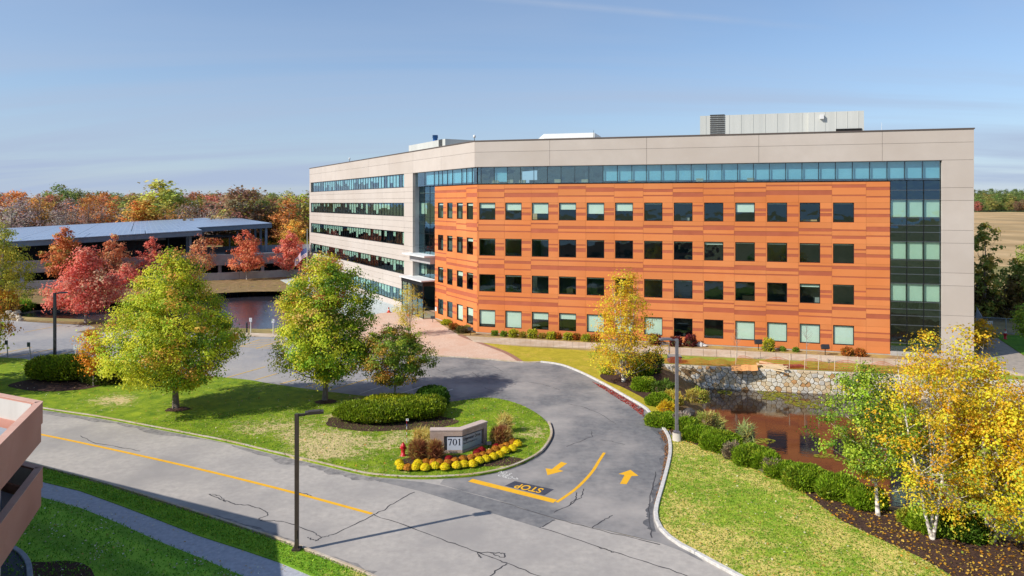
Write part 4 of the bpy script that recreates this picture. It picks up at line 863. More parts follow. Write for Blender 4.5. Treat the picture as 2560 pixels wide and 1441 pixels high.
def panel_mat():
    m = bpy.data.materials.new('solar_cells'); m.use_nodes = True; nt = m.node_tree; N = nt.nodes; Lk = nt.links; b = N['Principled BSDF']; b.inputs['Roughness'].default_value = .32; b.inputs['Specular IOR Level'].default_value = .9
    geo = N.new('ShaderNodeNewGeometry'); mp = N.new('ShaderNodeMapping'); mp.vector_type = 'TEXTURE'; mp.inputs['Rotation'].default_value = (0, 0, math.atan2(.473, .881)); Lk.new(geo.outputs['Position'], mp.inputs['Vector'])
    br = N.new('ShaderNodeTexBrick'); br.offset = 0; br.inputs['Color1'].default_value = L4('7d8ea6'); br.inputs['Color2'].default_value = L4('8798b0'); br.inputs['Mortar'].default_value = L4('9caabb')
    br.inputs['Scale'].default_value = 1; br.inputs['Brick Width'].default_value = 1.05; br.inputs['Row Height'].default_value = 2.1; br.inputs['Mortar Size'].default_value = .05; Lk.new(mp.outputs[0], br.inputs['Vector'])
    Lk.new(br.outputs[0], b.inputs['Base Color']); return m
M_PV = panel_mat()
def pz(a): return 7.98 + .0465 * a
def canopy(a0, a1, b0, b1, na, nb):
    for i in range(na):
        for j in range(nb):
            x0, x1 = a0 + (a1 - a0) * i / na + .06, a0 + (a1 - a0) * (i + 1) / na - .06; y0, y1 = b0 + (b1 - b0) * j / nb + .06, b0 + (b1 - b0) * (j + 1) / nb - .06
            mb = MB(); top = [LF.p(x, y, pz(x)) for x, y in ((x0, y0), (x1, y0), (x1, y1), (x0, y1))]; vs = [p - Vector((0, 0, .12)) for p in top] + top
            mb.add(vs, [(0, 3, 2, 1), (4, 5, 6, 7), (0, 1, 5, 4), (1, 2, 6, 5), (2, 3, 7, 6), (3, 0, 4, 7)]); mb.build('solar_panel', M_PV, CARP)
    for yb in np.linspace(b0 + .3, b1 - .3, max(2, int((b1 - b0) / 14) + 1)):
        mb = MB(); vs = []
        for x in (a0, a1):
            for y in (yb, yb + .35):
                for dz in (-1.05, -.14): vs.append(LF.p(x, y, pz(x) + dz))
        mb.add(vs, [(0, 1, 3, 2), (4, 6, 7, 5), (0, 4, 5, 1), (2, 3, 7, 6), (0, 2, 6, 4), (1, 5, 7, 3)]); mb.build('beam', M_STEEL, CARP)
    mb = MB(); vs = []
    for x in (a1 - .35, a1 - .05):
        for y in (b0 + .66, b1 - .1):
            for dz in (-.9, -.14): vs.append(LF.p(x, y, pz(x) + dz))
    mb.add(vs, [(0, 1, 3, 2), (4, 6, 7, 5), (0, 4, 5, 1), (2, 3, 7, 6), (0, 2, 6, 4), (1, 5, 7, 3)]); mb.build('beam', M_STEEL, CARP)
canopy(-30, 29.2, 0, 16, 6, 2); canopy(-30, 44.9, 16.2, 101, 8, 7)
for a, b in [(-18, 3.5), (6, 3.5), (27, 3.5), (27, 13.5), (43.5, 17), (43.5, 25), (43.5, 34), (43.5, 44), (43.5, 56), (43.5, 70), (31, 26), (31, 40), (22, 30), (22, 50), (12, 35), (30, 60)]: fb('post', LF, a, a + .5, b, b + .5, 3.4 if b < 42 else 0, pz(a) - .9, M_STEEL, CARP)
def lowroof(a0, a1, b0, b1, z):
    e = empty('parking_shelter', LF.p(a0, b0, 3.4)); tag(e, 'lower dark carport roof glimpsed beneath the tall solar roof', 'carport')
    fb('roof', LF, a0, a1, b0, b1, z, z + .35, mat('shelter_roof', '3a4350', '465060', 1, .45), e)
    for a in (a0 + 2, a1 - 2): fb('post', LF, a, a + .3, b0 + 2, b0 + 2.3, 3.4, z, M_STEEL, e)
lowroof(22, 39, 26, 34, 6.6)
# a dark van behind the parapet
van = empty('parked_van', FD.p(34, 3, 3.4), FD.rz); tag(van, 'dark van parked on the upper deck behind the concrete parapet', 'van')
mb = MB(); pr = [(-2.4, .35), (2.4, .35), (2.4, 1.0), (1.7, 1.1), (1.1, 1.8), (-2.3, 1.85), (-2.4, 1.5)]; mb.add([(x, s * .95, z) for s in (-1, 1) for x, z in pr], [tuple(range(6, -1, -1)), tuple(range(7, 14))] + [(i, (i + 1) % 7, 7 + (i + 1) % 7, 7 + i) for i in range(7)]); mb.build('body', mat('van_paint', '14161a', rough=.3, spec=.6), van, world=False)
mb = MB(); mb.box((-.4, -.96, 1.42), (2.6, .02, .45)); mb.build('window', mat('van_glass', '05070a', rough=.1, spec=.8), van, world=False)
for x in (-1.5, 1.5):
    for y in (-.85, .85):
        mb = MB(); mb.tube([(x, y - .1, .34), (x, y + .1, .34)], [.34, .34], 12); mb.build('wheel', mat('tyre', '101010', rough=.9), van, world=False)

# ================================================================== NEAR PINK GARAGE (left edge)
M_PINK = mat('pink_precast', 'c48c7a', 'cd9886', 1.2, .85, .2, 25, c3='b98270', scale3=.3); M_PINKC = mat('pale_inner_concrete', 'b9b2a8', 'c9c2b8', .6, .9, .1, 14, stretch=(1, 1, .2)); M_NDECK = mat('near_deck_floor', '8d939b', '9aa0a7', .7, .85)
CN = Vector((-18.85, 27.8, 0)); FA = Fr(CN + Vector((-.91, .414, 0)) * 36, Vector((.91, -.414, 0))); FB = Fr(CN, Vector((.365, -.931, 0)))
GAR = empty('parking_garage', CN); tag(GAR, 'pink concrete parking garage corner with two open decks at left edge', 'parking garage')
# inward normals: both facades turn so that d grows away from the street
def gbox(name, e, length, z0, z1, th, m, o0=0, s0=0, par=GAR):
    ed = Vector(e).normalized(); nn = Vector((-ed.y, ed.x, 0)); inner = Vector((-.62, -.78, 0)); nn = nn if nn.dot(inner) > 0 else -nn
    p = [CN + ed * s0 + nn * o0, CN + ed * length + nn * o0, CN + ed * length + nn * (o0 + th), CN + ed * s0 + nn * (o0 + th)]
    mb = MB(); A = sum(p[i].x * p[(i + 1) % 4].y - p[(i + 1) % 4].x * p[i].y for i in range(4))
    if A < 0: p.reverse()
    mb.prism(p, z0, z1); return mb.build(name, m, par)
EA, EB = (-.91, .414, 0), (.365, -.931, 0)
for z0, z1 in ((5.10, 6.68), (2.53, 4.06)):
    zm = z0 + .72
    for e, ln in ((EA, 36), (EB, 46)):
        gbox('parapet', e, ln, zm + .02, z1, .24, M_PINK, 0, 0 if e is EB else .02); gbox('spandrel', e, ln, z0, zm, .3, M_PINK, .05, 0.02)
        gbox('parapet_lining', e, ln, z0 + .4, z1 - .06, .02, M_PINKC, .25, .3); gbox('coping', e, ln, z1 + .002, z1 + .03, .28, mat('pink_coping', 'c59a88', 'cda592', 2, .9), -.02, 0 if e is EB else .04)
    na = Vector((-.414, -.91, 0)); p = [CN + Vector((-.05, -.3, 0)), CN + Vector(EA) * 35.5, CN + Vector(EA) * 36 + Vector((-12, -60, 0)), CN + Vector(EB) * 46 + Vector((-.4, 0, 0))]
    mb = MB(); mb.prism([q + na * .3 for q in p], z0 + .08, z0 + .5); mb.build('deck', M_NDECK, GAR)
for s in (3, 12, 21, 30): gbox('column', EB, s + .7, .0, 5.12, .7, M_PINKC, .6, s); gbox('column', EA, s + .7, .0, 5.12, .7, M_PINKC, .6, s)
gbox('inner_wall', EB, 46, 0, 5.08, .3, mat('garage_inside', '3a4048', '444a52', .5, .9), 9, 2); gbox('deck_line', EB, 18, 5.61, 5.616, .12, M_YEL, 3, 6)
# curved kerb and bed at its foot
kerb('kerb', GX([(-120, 1330), (-20, 1352), (40, 1378), (68, 1408), (75, 1450), (80, 1520)]), .2, .14, 1.6, mat('shade_kerb', '8f949c', 'a4a8ae', 4, .9))
sheet('service_drive', GX([(-400, 1300), (-120, 1330), (-20, 1352), (40, 1378), (68, 1408), (75, 1450), (80, 1700), (-900, 1700)]), .05, mat('service_asphalt', '4a4e55', '585c62', 3, .9))
sheet('mulch_bed', catmull(GX([(72, 1412), (110, 1408), (170, 1405), (215, 1415), (235, 1440), (240, 1500), (90, 1500), (80, 1450)]), 3, True), .052, M_MULCH)

# ================================================================== STONE WALL
def stone_wall():
    fr = Fr(W0, W1 - W0); Ltot = fr.a(2560, 0) + 6; Hh = 2.05; zb = WATER1 - .15
    wall = empty('stone_wall', W0); tag(wall, 'pale fieldstone retaining wall along the far side of the right pond', 'wall')
    fb('mortar_core', fr, .02, Ltot, .12, .55, zb, zb + Hh - .04, mat('wall_mortar', '8f8473', 'a39884', 6, .95), wall)
    rng = random.Random(3); pts = []
    y = .14
    while y < Hh:
        x = rng.uniform(0, .3)
        while x < Ltot: pts.append((x + rng.uniform(-.12, .12), y + rng.uniform(-.1, .1))); x += rng.uniform(.30, .6)
        y += .31
    cells = []
    for i, p in enumerate(pts):
        poly = [(p[0] - .6, max(0, p[1] - .6)), (p[0] + .6, max(0, p[1] - .6)), (p[0] + .6, min(Hh, p[1] + .6)), (p[0] - .6, min(Hh, p[1] + .6))]
        for q in pts:
            if q is p or abs(q[0] - p[0]) > 1.2 or abs(q[1] - p[1]) > 1.2: continue
            mx, my, dx, dy = (p[0] + q[0]) / 2, (p[1] + q[1]) / 2, q[0] - p[0], q[1] - p[1]; out = []
            for k in range(len(poly)):
                a, b = poly[k], poly[(k + 1) % len(poly)]; fa = (a[0] - mx) * dx + (a[1] - my) * dy; f_b = (b[0] - mx) * dx + (b[1] - my) * dy
                if fa <= 0: out.append(a)
                if fa * f_b < 0: t = fa / (fa - f_b); out.append((a[0] + (b[0] - a[0]) * t, a[1] + (b[1] - a[1]) * t))
            poly = out
            if len(poly) < 3: break
        if len(poly) >= 3: cells.append((p, poly))
    cells.sort(key=lambda c: c[0][0])
    sm = [mat('stone_' + n, c1, c2, 3, .9, .5, 14) for n, c1, c2 in (('cream', 'c4b69c', 'd2c6ae'), ('grey', 'b0aa9e', 'c0baae'), ('buff', 'c4ad8a', 'd0bc9a'), ('tan', 'bd9c70', 'c8aa80'), ('pale', 'ccc4b4', 'd8d2c4'), ('rust', 'b98a58', 'c09464'))]
    rest = MB()
    for k, (p, poly) in enumerate(cells):
        cx = sum(q[0] for q in poly) / len(poly); cyy = sum(q[1] for q in poly) / len(poly); pr = rng.uniform(0, .09); mb = MB() if k < 300 else rest
        def ring(s, d): return [fr.p(cx + (q[0] - cx) * s, d, zb + cyy + (q[1] - cyy) * s) for q in poly]
        r0, r1, r2 = ring(.97, .14), ring(.95, .03 - pr * .4), ring(.8, -.01 - pr * .7); n = len(poly); mi = rng.choices(range(6), (5, 4, 3, 1.6, 4, .7))[0]
        mb.add(r0 + r1 + r2, [(i, (i + 1) % n, n + (i + 1) % n, n + i) for i in range(n)] + [(n + i, n + (i + 1) % n, 2 * n + (i + 1) % n, 2 * n + i) for i in range(n)] + [tuple(range(2 * n, 3 * n))], mi if k >= 300 else 0)
        if k < 300: mb.build('stone', sm[mi], wall)
    if rest.f: rest.build('stonework', sm, wall)['kind'] = 'stuff'
    return fr
FW = stone_wall()
# lily pads: rafts of floating leaves
def lily(px, py, rx, ry, n, seed):
    rng = np.random.default_rng(seed); c = G(px, py, WATER1); a = rng.uniform(0, 6.28, n); r = np.sqrt(rng.uniform(0, 1, n)); P = np.stack([c.x + rx * r * np.cos(a), c.y + ry * r * np.sin(a), np.full(n, WATER1 + .012) + rng.uniform(0, .015, n)], 1)
    col = jitter(lin('a3a038'), n, rng, .2); o = obj('lily_pads', quads_mesh('lily_pads', P, rng.normal(size=(n, 3)) * .03 + [0, 0, 1], rng.uniform(.14, .3, n), col, LEAF, 1.0, 0, rng)); tag(o, 'floating raft of yellow green lily pads on the brown pond', 'lily pads', kind='stuff')
for i, a in enumerate([(1812, 981, .6, .9, 60), (1925, 984, 1.0, 1.2, 90), (1968, 991, 1.2, 1.0, 90), (1990, 1007, .9, .8, 60), (2015, 1013, 1.0, .9, 60), (2050, 1010, 1.0, 1.0, 60), (1925, 996, .6, .5, 40), (1905, 1103, .9, .5, 60), (2065, 1140, .8, .4, 40), (2110, 1150, .6, .4, 30)]): lily(*a, 60 + i)

# ================================================================== SIGN
def sign():
    z0 = .1; A = Vector((-4.77, 40.25, 0)); B = Vector((-2.89, 40.3, 0)); C = Vector((-1.5, 41.85, 0)); e = empty('monument_sign', B + Vector((0, 0, z0))); tag(e, 'angled granite sign reading 701 Edgewater Drive above the flower bed', 'sign')
    M_GR = mat('sign_granite', 'a48f80', 'b8a494', 14, .8, .2, 50, c3='a08878', scale3=2); M_ALU = mat('sign_panel', 'c9d0da', 'd2d8e0', .8, .4, metal=.15); M_ALU2 = mat('sign_panel_arm', '9aa1a8', 'aab0b5', .8, .45, metal=.2); M_INK = mat('sign_lettering', '16182a', rough=.6); M_BACK = mat('sign_recess', '77726c', '837d76', 4, .8)
    fa, fc = Fr(A, B - A), Fr(B, C - B); la, lc = (B - A).length, (C - B).length; top = 1.42
    def gb(name, fr, a0, a1, d0, d1, zz0, zz1, m): mb = MB(); fmb(mb, fr, a0, a1, d0, d1, zz0, zz1); return mb.build(name, m, e)
    gb('block', fa, 0, .8, 0, .5, z0, top - .02, M_GR); gb('lintel', fa, .8, la, 0, .45, top - .32, top - .02, M_GR); gb('base', fa, .8, la, -.02, .45, z0, z0 + .14, M_GR)
    gb('lintel', fc, 0.002, lc, 0.004, .45, top - .318, top - .022, M_GR); gb('base', fc, 0, lc, 0, .45, z0, z0 + .1, M_GR); gb('block', fc, lc - .27, lc, .01, .46, z0 + .1, top - .32, M_GR)
    # coping following the bend
    n1, n2 = fa.n, fc.n; off = .47; k = (n1 + n2).normalized(); k = k * (off / k.dot(n1)); mb = MB(); o1 = [A - n1 * .02 - fa.e * .02, B - k * .04, C - n2 * .02 + fc.e * .02, C + n2 * off + fc.e * .02, B + k, A + n1 * off - fa.e * .02]; mb.prism(o1, top - .018, top + .05); mb.build('coping', mat('sign_coping', 'b8a59a', 'c6b4a8', 8, .8), e)
    gb('recess', fa, .8, la, .2, .24, z0 + .14, top - .32, M_BACK); gb('recess', fc, 0, lc - .27, .2, .24, z0 + .1, top - .32, M_BACK)
    gb('panel', fa, .99, la - .005, .05, .12, z0 + .17, top - .39, M_ALU); gb('panel', fc, .005, lc - .42, .06, .12, z0 + .13, top - .40, M_ALU2)
    # serif numerals 701 as plates
    def plate(polys, fr, a, z, s, d, name):
        for po in polys:
            mb = MB(); n = len(po); vs = [fr.p(a + x * s, d, z + y * s) for x, y in po]; mb.add(vs, [tuple(range(n))]); o = mb.build(name, M_INK, e)
    zz = z0 + .44; s = .385
    plate([[(0, .78), (.05, .78), (.08, .86), (.6, .86), (.6, 1.0), (.02, 1.0), (0, 1.0)], [(.6, .87), (.6, .98), (.34, 0), (.2, 0), (.25, .2), (.46, .87)]], fa, 1.035, zz, s, .045, 'numeral')
    ring = []
    for i in range(24):
        t = 2 * math.pi * i / 24; ring.append((t, (1.05 + .34 * math.cos(t), .5 + .5 * math.sin(t)), (1.05 + .17 * math.cos(t), .5 + .44 * math.sin(t))))
    mb = MB(); vs = []
    for t, o1, i1 in ring: vs += [fa.p(1.035 + o1[0] * s, .045, zz + o1[1] * s), fa.p(1.035 + i1[0] * s, .045, zz + i1[1] * s)]
    mb.add(vs, [(2 * i, 2 * ((i + 1) % 24), 2 * ((i + 1) % 24) + 1, 2 * i + 1) for i in range(24)]); mb.build('numeral', M_INK, e)
    plate([[(1.62, 0), (1.92, 0), (1.92, .06), (1.85, .08), (1.85, 1.0), (1.78, 1.0), (1.56, .88), (1.58, .83), (1.69, .87), (1.69, .08), (1.62, .06)]], fa, 1.03, zz, s, .045, 'numeral')
    for txt, a, z, sz, wd in (('Edgewater Drive', .15, .82, .24, 1.4), ('Dana Brand Management LLC', .15, .58, .13, 1.16)):
        me = text_mesh(txt, sz, .005 if sz > .2 else .001); setmats(me, M_INK); xs = [v.co.x for v in me.vertices]; k = wd / (max(xs) - min(xs)); x0 = min(xs)
        for v in me.vertices: q = fc.p(a + (v.co.x - x0) * k, .055, z + z0 + v.co.y * 1.1 - .08); v.co = q
        obj('lettering', me, e)
    return e
sign()
# ground floodlight beside the sign
def floodlight(px, py, label, dx=0, size=.22, z=.0, head=.35):
    g = G(px, py, z); e = empty('floodlight', g); tag(e, label, 'floodlight', 'ground floodlights'); mb = MB(); mb.tube([(0, 0, 0), (0, 0, head)], [.035, .035], 6); mb.build('stem', M_FRAME, e, world=False)
    mb = MB(); mb.box((dx, 0, head + size * .5), (size * 1.7, size * .8, size), tilt=Matrix.Rotation(rad(-25), 3, 'X')); mb.build('lamp_head', mat('flood_head', '3a3a3e', rough=.5, metal=.3), e, world=False)
    mb = MB(); mb.box((dx, size * .44, head + size * .52), (size * 1.4, .02, size * .75), tilt=Matrix.Rotation(rad(-25), 3, 'X')); mb.build('lens', mat('flood_lens', 'a9adb0', rough=.2), e, world=False)
floodlight(1221, 1121, 'small grey floodlight at the right end of the granite sign', size=.2, z=.1, head=.2)
floodlight(1176, 838, 'floodlight in the bed at the corner of the orange facade', head=.5, size=.34); floodlight(1082, 806, 'floodlight in the bed nearest the glass entrance', head=.45, size=.3)
floodlight(1896, 875, 'floodlight on a stem left of the round yellow green shrub', head=.6, size=.42); floodlight(2063, 888, 'floodlight on a stem under the rightmost shaded window', head=.6, size=.42)
# hydrant with marker rod
def hydrant(x, y, label, z=.1, band=False, s=1.0):
    e = empty('fire_hydrant', (x, y, z)); tag(e, label, 'fire hydrant'); m = mat('hydrant_red', 'b3141c', 'bf1c22', 4, .45, spec=.5)
    mb = MB(); mb.lathe([(.17 * s, 0), (.17 * s, .05), (.12 * s, .06), (.12 * s, .5 * s), (.15 * s, .52 * s), (.15 * s, .56 * s), (.13 * s, .6 * s), (.09 * s, .68 * s), (.04 * s, .72 * s), (.04 * s, .77 * s)], n=14); mb.build('barrel', m, e, True, False)
    for v in ((.2, 0, 0), (-.2, 0, 0), (0, -.22, 0)):
        mb = MB(); q = Vector(v) * s; mb.tube([(q.x * .4, q.y * .4, .44 * s), (q.x * .9, q.y * .9, .44 * s), (q.x, q.y, .44 * s)], [.065 * s, .065 * s, .05 * s], 10); mb.build('nozzle', m, e, True, False)
    if band:
        mb = MB(); mb.lathe([(.135, .62), (.135, .9)], n=10); mb.build('white_collar', M_WHITEM, e, True, False); mb = MB(); mb.lathe([(.1, .9), (.04, 1.05)], n=10); mb.build('cap', m, e, True, False)
h = G(1008, 1139, .1); hydrant(h.x, h.y, 'red fire hydrant on the lawn left of the granite sign')
def marker(x, y):
    e = empty('hydrant_marker', (x, y, .1)); tag(e, 'thin red and white striped marker rod behind the hydrant', 'marker rod'); cs = ['b9b9b5', 'b9b9b5', 'a81c22', 'd8d8d4', 'a81c22', 'd8d8d4', '3a4f9a', 'a81c22']
    for k, c in enumerate(cs): mb = MB(); mb.tube([(0, 0, k * .17), (0, 0, (k + 1) * .17)], [.02, .02], 6); mb.build('rod_band', mat('rod_' + c, c), e, world=False)
    mb = MB(); mb.box((0.03, 0, 1.42), (.16, .01, .14)); mb.box((.04, -.008, 1.43), (.05, .006, .05), mi=1); mb.build('flag_plate', [M_WHITEM, mat('rod_3a4f9a', '3a4f9a')], e, world=False)
g = G(1017, 1108, .1); marker(g.x, g.y)

# ================================================================== LAMPS, POSTS, FLAG
M_BRONZE = mat('lamp_bronze', '4a4038', '524840', 3, .5, metal=.3); M_GREYP = mat('lamp_grey', '77747a', '817e84', 3, .5, metal=.3); M_BLK = mat('lamp_black', '2c3036', '343840', 3, .5, metal=.3)
def lamp(px, py, ht, adir, m, label, conc=0, r=.075, z=.07, side=1.0):
    g = G(px, py, z); e = empty('street_lamp', g); tag(e, label, 'street lamp', 'tall lamp posts')
    if conc: mb = MB(); mb.lathe([(.26, -.05), (.26, conc - .03), (.23, conc)], n=18); mb.build('concrete_base', mat('lamp_base_concrete', 'b3ab9c', 'c4bcad', 4, .9, .2, 25), e, True, False)
    mb = MB(); mb.box((0, 0, conc + .04), (.34, .34, .08)); mb.build('base_plate', m, e, world=False)
    mb = MB(); mb.box((0, 0, (conc + .08 + ht) / 2), (r * 2, r * 2, ht - conc - .08)); mb.box((0, -r - .015, conc + .7), (.1, .03, .3)); mb.build('pole', m, e, world=False)
    a = Vector(adir).normalized(); rz = math.atan2(a.y, a.x)
    mb = MB(); mb.box((a.x * .2, a.y * .2, ht - .06), (.3, .09, .1), rz); mb.build('arm', m, e, world=False)
    mb = MB(); c = a * (.33 + .38); mb.box((c.x, c.y, ht), (.76, .36, .09), rz); mb.box((c.x, c.y, ht + .05), (.5, .3, .05), rz); mb.build('lamp_head', m, e, world=False)
    mb = MB(); mb.box((c.x, c.y, ht - .05), (.6, .28, .012), rz); mb.build('diffuser', mat('lamp_diffuser', 'c8c8c0', rough=.3), e, world=False)
lamp(742, 1374, 5.72, (.95, .3, 0), M_BRONZE, 'brown lamp post on the grass verge in front of the main road')
lamp(1692, 1101, 6.25, (-1, -.1, 0), M_GREYP, 'grey lamp post on a round concrete base beside the pond hedge', conc=.5, r=.09, z=.05)
lamp(137, 897, 6.2, (1, .1, 0), M_BLK, 'black lamp post at the left edge of the parking lot', r=.1, z=.02)
def sign_post(px, py, ytop, label, m, blue=True, rz=0.0, w_=.3, h_=.42, lean=0, group='parking lot sign posts'):
    g = G(px, py); k = g.y / FPX; ht = (py - ytop) * k; e = empty('sign_post', g, rz); tag(e, label, 'sign post', group); mb = MB(); mb.tube([(0, 0, 0), (-lean, 0, ht)], [.045, .04], 6); mb.build('post', M_WHITEM if m is None else m, e, world=False)
    mb = MB(); mb.box((-lean, -.06, ht - h_ / 2 + .02), (w_, .02, h_)); mb.build('plate', mat('plate_white', 'd4d6d8') if blue else mat('plate_back', '3c4a58', rough=.5, metal=.3), e, world=False)
    if blue:
        mb = MB(); q = ht - h_ / 2 + .02; mb.blob((-lean, -.073, q + .1), (.03, .004, .03)); mb.tube([(-lean - .01, -.073, q + .06), (-lean, -.073, q - .02), (-lean + .07, -.073, q - .03), (-lean + .09, -.073, q - .12)], [.014] * 4, 4); mb.build('wheelchair_symbol', mat('sign_blue', '1f4f9a'), e, world=False)
sign_post(627, 832, 795, 'blue and white accessible parking sign at the pond edge beside a black post', None)
sign_post(683, 836, 798, 'accessible parking sign half hidden by the second maple', None)
sign_post(189, 907, 862, 'white parking sign on a post right of the black lamp post', None)
sign_post(250, 912, 872, 'white sign post behind the orange leaved young tree', None)
sign_post(20, 896, 851, 'dark backed sign on a leaning post at the far left of the lot', mat('post_grey', '8f9296', metal=.3), False, lean=.12)
sign_post(78, 900, 856, 'dark backed sign on a leaning post left of the black lamp', MATS['post_grey'], False, lean=.2)
g = G(617, 832); mb = MB(); mb.lathe([(.09, 0), (.09, 1.15), (.05, 1.2)], n=8); o = mb.build('black_post', M_BLK); o.data.transform(Matrix.Translation(g)); tag(o, 'short black post standing beside the accessible parking sign', 'post')
def flag():
    b = Vector((-512 * 100 / FPX, 100, 0)); e = empty('flagpole', b); tag(e, 'white flagpole rising behind the second maple', 'flagpole'); mb = MB(); mb.tube([(0, 0, 0), (0, 0, 11)], [.09, .05], 8); mb.build('pole', M_WHITEM, e, True, False); mb = MB(); mb.blob((0, 0, 11.05), (.1, .1, .1)); mb.build('finial', mat('gold_ball', 'b8902c', rough=.3, metal=.8), e, True, False)
    U, V = 26, 13; top = Vector((-.06, 0, 8.2)); mb = MB(); P = {}
    for i in range(U + 1):
        for j in range(V + 1):
            u, v = i / U, j / V; fl = Vector((-1.75 * u, .12 * math.sin(u * 9 + v * 2) * u, -1.55 * u ** 1.15)); ho = Vector((-.1 * math.sin(u * 5), .14 * math.sin(u * 11 + v) * u, -1.35 * v * (1 - .12 * u))); P[i, j] = len(mb.v); mb.v.append(tuple(b + top + fl + ho))
    for i in range(U):
        for j in range(V):
            can = i < U * .4 and j < 7; mi = (3 if can and i % 2 == 1 and j % 2 == 1 else 2) if can else (0 if j % 2 == 0 else 1); mb.f.append((P[i, j], P[i, j + 1], P[i + 1, j + 1], P[i + 1, j])); mb.m.append(mi)
    o = mb.build('flag', [mat('flag_red', 'a8242c'), mat('flag_white', 'dcdce0'), mat('flag_blue', '22306e'), mat('flag_star', '8d95bd')], smooth=True); tag(o, 'red white and blue striped flag hanging limp from the white pole', 'flag')
flag()
def cone(px, py, label):
    g = G(px, py, .03); e = empty('traffic_cone', g); tag(e, label, 'traffic cone', 'orange cones by the entrance'); m = mat('cone_orange', 'c8452a'); mb = MB(); mb.box((0, 0, .03), (.5, .5, .06)); mb.build('base', m, e, world=False); mb = MB(); mb.lathe([(.2, .06), (.14, .3), (.05, .72)], n=10); mb.build('cone', m, e, True, False); mb = MB(); mb.lathe([(.146, .32), (.11, .46)], n=10); mb.build('collar', M_WHITEM, e, True, False)
cone(1022, 789, 'orange traffic cone on the plaza behind the small willow'); cone(972, 781, 'orange traffic cone nearer the pale entrance walk')
# right end: fence, hydrant
def link_fence():
    a, b, c = G(2436, 792), G(2456, 832), G(2700, 846); e = empty('chain_link_fence', b); tag(e, 'grey chain link fence across the path right of the building', 'fence'); m = mat('galvanised', '8d979e', '9aa3aa', 3, .5, metal=.4)
    for p, q in ((a, b), (b, c)):
        n = max(2, int((q - p).length / 2.2)); H = 1.75
        for i in range(n + 1): t = p.lerp(q, i / n); mb = MB(); mb.tube([t, t + Vector((0, 0, H + .05))], [.045, .045], 6); mb.build('post', m, e)
        for z in (.08, H): mb = MB(); mb.tube([p + Vector((0, 0, z)), q + Vector((0, 0, z))], [.03, .03], 5); mb.build('rail', m, e)
        mb = MB(); L = (q - p).length; s = .16; k = -H
        while k < L:
            for sg in (0, 1):
                x0, x1 = max(0, k), min(L, k + H)
                if x1 > x0:
                    za, zb2 = (x0 - k, x1 - k); za, zb2 = (za, zb2) if sg else (H - za, H - zb2); A = p.lerp(q, x0 / L); B = p.lerp(q, x1 / L); A = Vector((A.x, A.y, za)); B = Vector((B.x, B.y, zb2)); mb.tube([A, B], [.006, .006], 3, cap=False)
            k += s
        mb.build('wire_mesh', m, e)
    for px, dz in ((2473, 1.2), (2552, 1.35)): g = G(px, 833); mb = MB(); mb.box((g.x, g.y - .06, dz), (.75, .02, .35)); mb.build('notice_plate', M_WHITEM, e)
link_fence()
g = G(2513, 848); hydrant(g.x, g.y, 'red hydrant with a white collar on the lawn by the chain link fence', z=.03, band=True, s=1.05)
# ---- building site leftovers along the wall
def wooden_stack(px, py, label, n, ln, m, seed, spread=.5, rz=0.2, wd=.12):
    g = G(px, py, .02); e = empty('lumber_pile', g); tag(e, label, 'lumber'); r = random.Random(seed)
    for i in range(n):
        mb = MB(); lay = i // 6; mb.box((r.uniform(-.15, .15), (i % 6 - 2.5) * spread / 2.5 + r.uniform(-.05, .05), .05 + lay * .09), (ln * r.uniform(.6, 1.05), wd, .07), rz + r.uniform(-.35, .35)); mb.build('board', m, e, world=False)
wooden_stack(1930, 921, 'loose heap of pale timber boards above the stone wall', 24, 2.3, mat('new_timber', 'd9bd92', 'e2cba6', 3, .8, stretch=(1, 6, 6)), 4, .7, -.5)
wooden_stack(1985, 917, 'low stack of dark red boards right of the pale timber', 10, 2.0, mat('red_board', '7a3540', '8a4450', 3, .8), 5, .4, -.1)
def tarp():
    g = G(1860, 922, .02); P = {}; mb = MB()
    for i in range(9):
        for j in range(7): x = (i / 8 - .5) * 2.3; y = (j / 6 - .5) * 1.9; P[i, j] = len(mb.v); mb.v.append((g.x + x + y * .25, g.y + y, .06 + .32 * max(0, 1 - abs(y) / 1.0) + .03 * math.sin(x * 7)))
    for i in range(8):
        for j in range(6): mb.f.append((P[i, j], P[i + 1, j], P[i + 1, j + 1], P[i, j + 1])); mb.m.append(0)
    o = mb.build('tarpaulin', mat('orange_tarp', 'd99a5c', 'e0a468', 2, .7)); tag(o, 'pale orange sheet laid over a low mound above the stone wall', 'tarpaulin')
tarp()
def safety_fence():
    e = empty('safety_fence', onwall(1900)); tag(e, 'sagging orange plastic mesh fence with white stakes along the wall top', 'fence'); m = mat('safety_orange', 'c05a28', 'cb6a34', 4, .7)
    tm = (1662, 2420); n = 60; rows = []
    r = random.Random(8); q = []
    for i in range(n + 1):
        px = tm[0] + (tm[1] - tm[0]) * i / n; p = onwall(px) + FW.n * .9; hgt = .35 + .25 * math.sin(i * .7) ** 2 if px < 1850 else .75 + .2 * math.sin(i * .9); q.append((p, hgt))
    mb = MB()
    for k in range(6):
        pts = [p + Vector((0, 0, .06 + h_ * k / 5)) for p, h_ in q]
        mb.tube(pts, [.016] * len(pts), 3, cap=False)
    for i in range(n):
        for f in (0, .25, .5, .75):
            p = q[i][0].lerp(q[i + 1][0], f); h_ = q[i][1] * (1 - f) + q[i + 1][1] * f; mb.tube([p + Vector((0, 0, .06)), p + Vector((0, 0, .06 + h_))], [.014, .014], 3, cap=False)
    mb.build('netting', m, e)
    for px in (1842, 1978, 2017, 2052, 2093, 2150): p = onwall(px) + FW.n * .9; mb = MB(); mb.tube([p, p + Vector((.05, 0, 1.35))], [.03, .03], 5); mb.build('stake', mat('stake_wood', 'cbb89a', 'd8c8ac', 3, .8), e)
safety_fence()
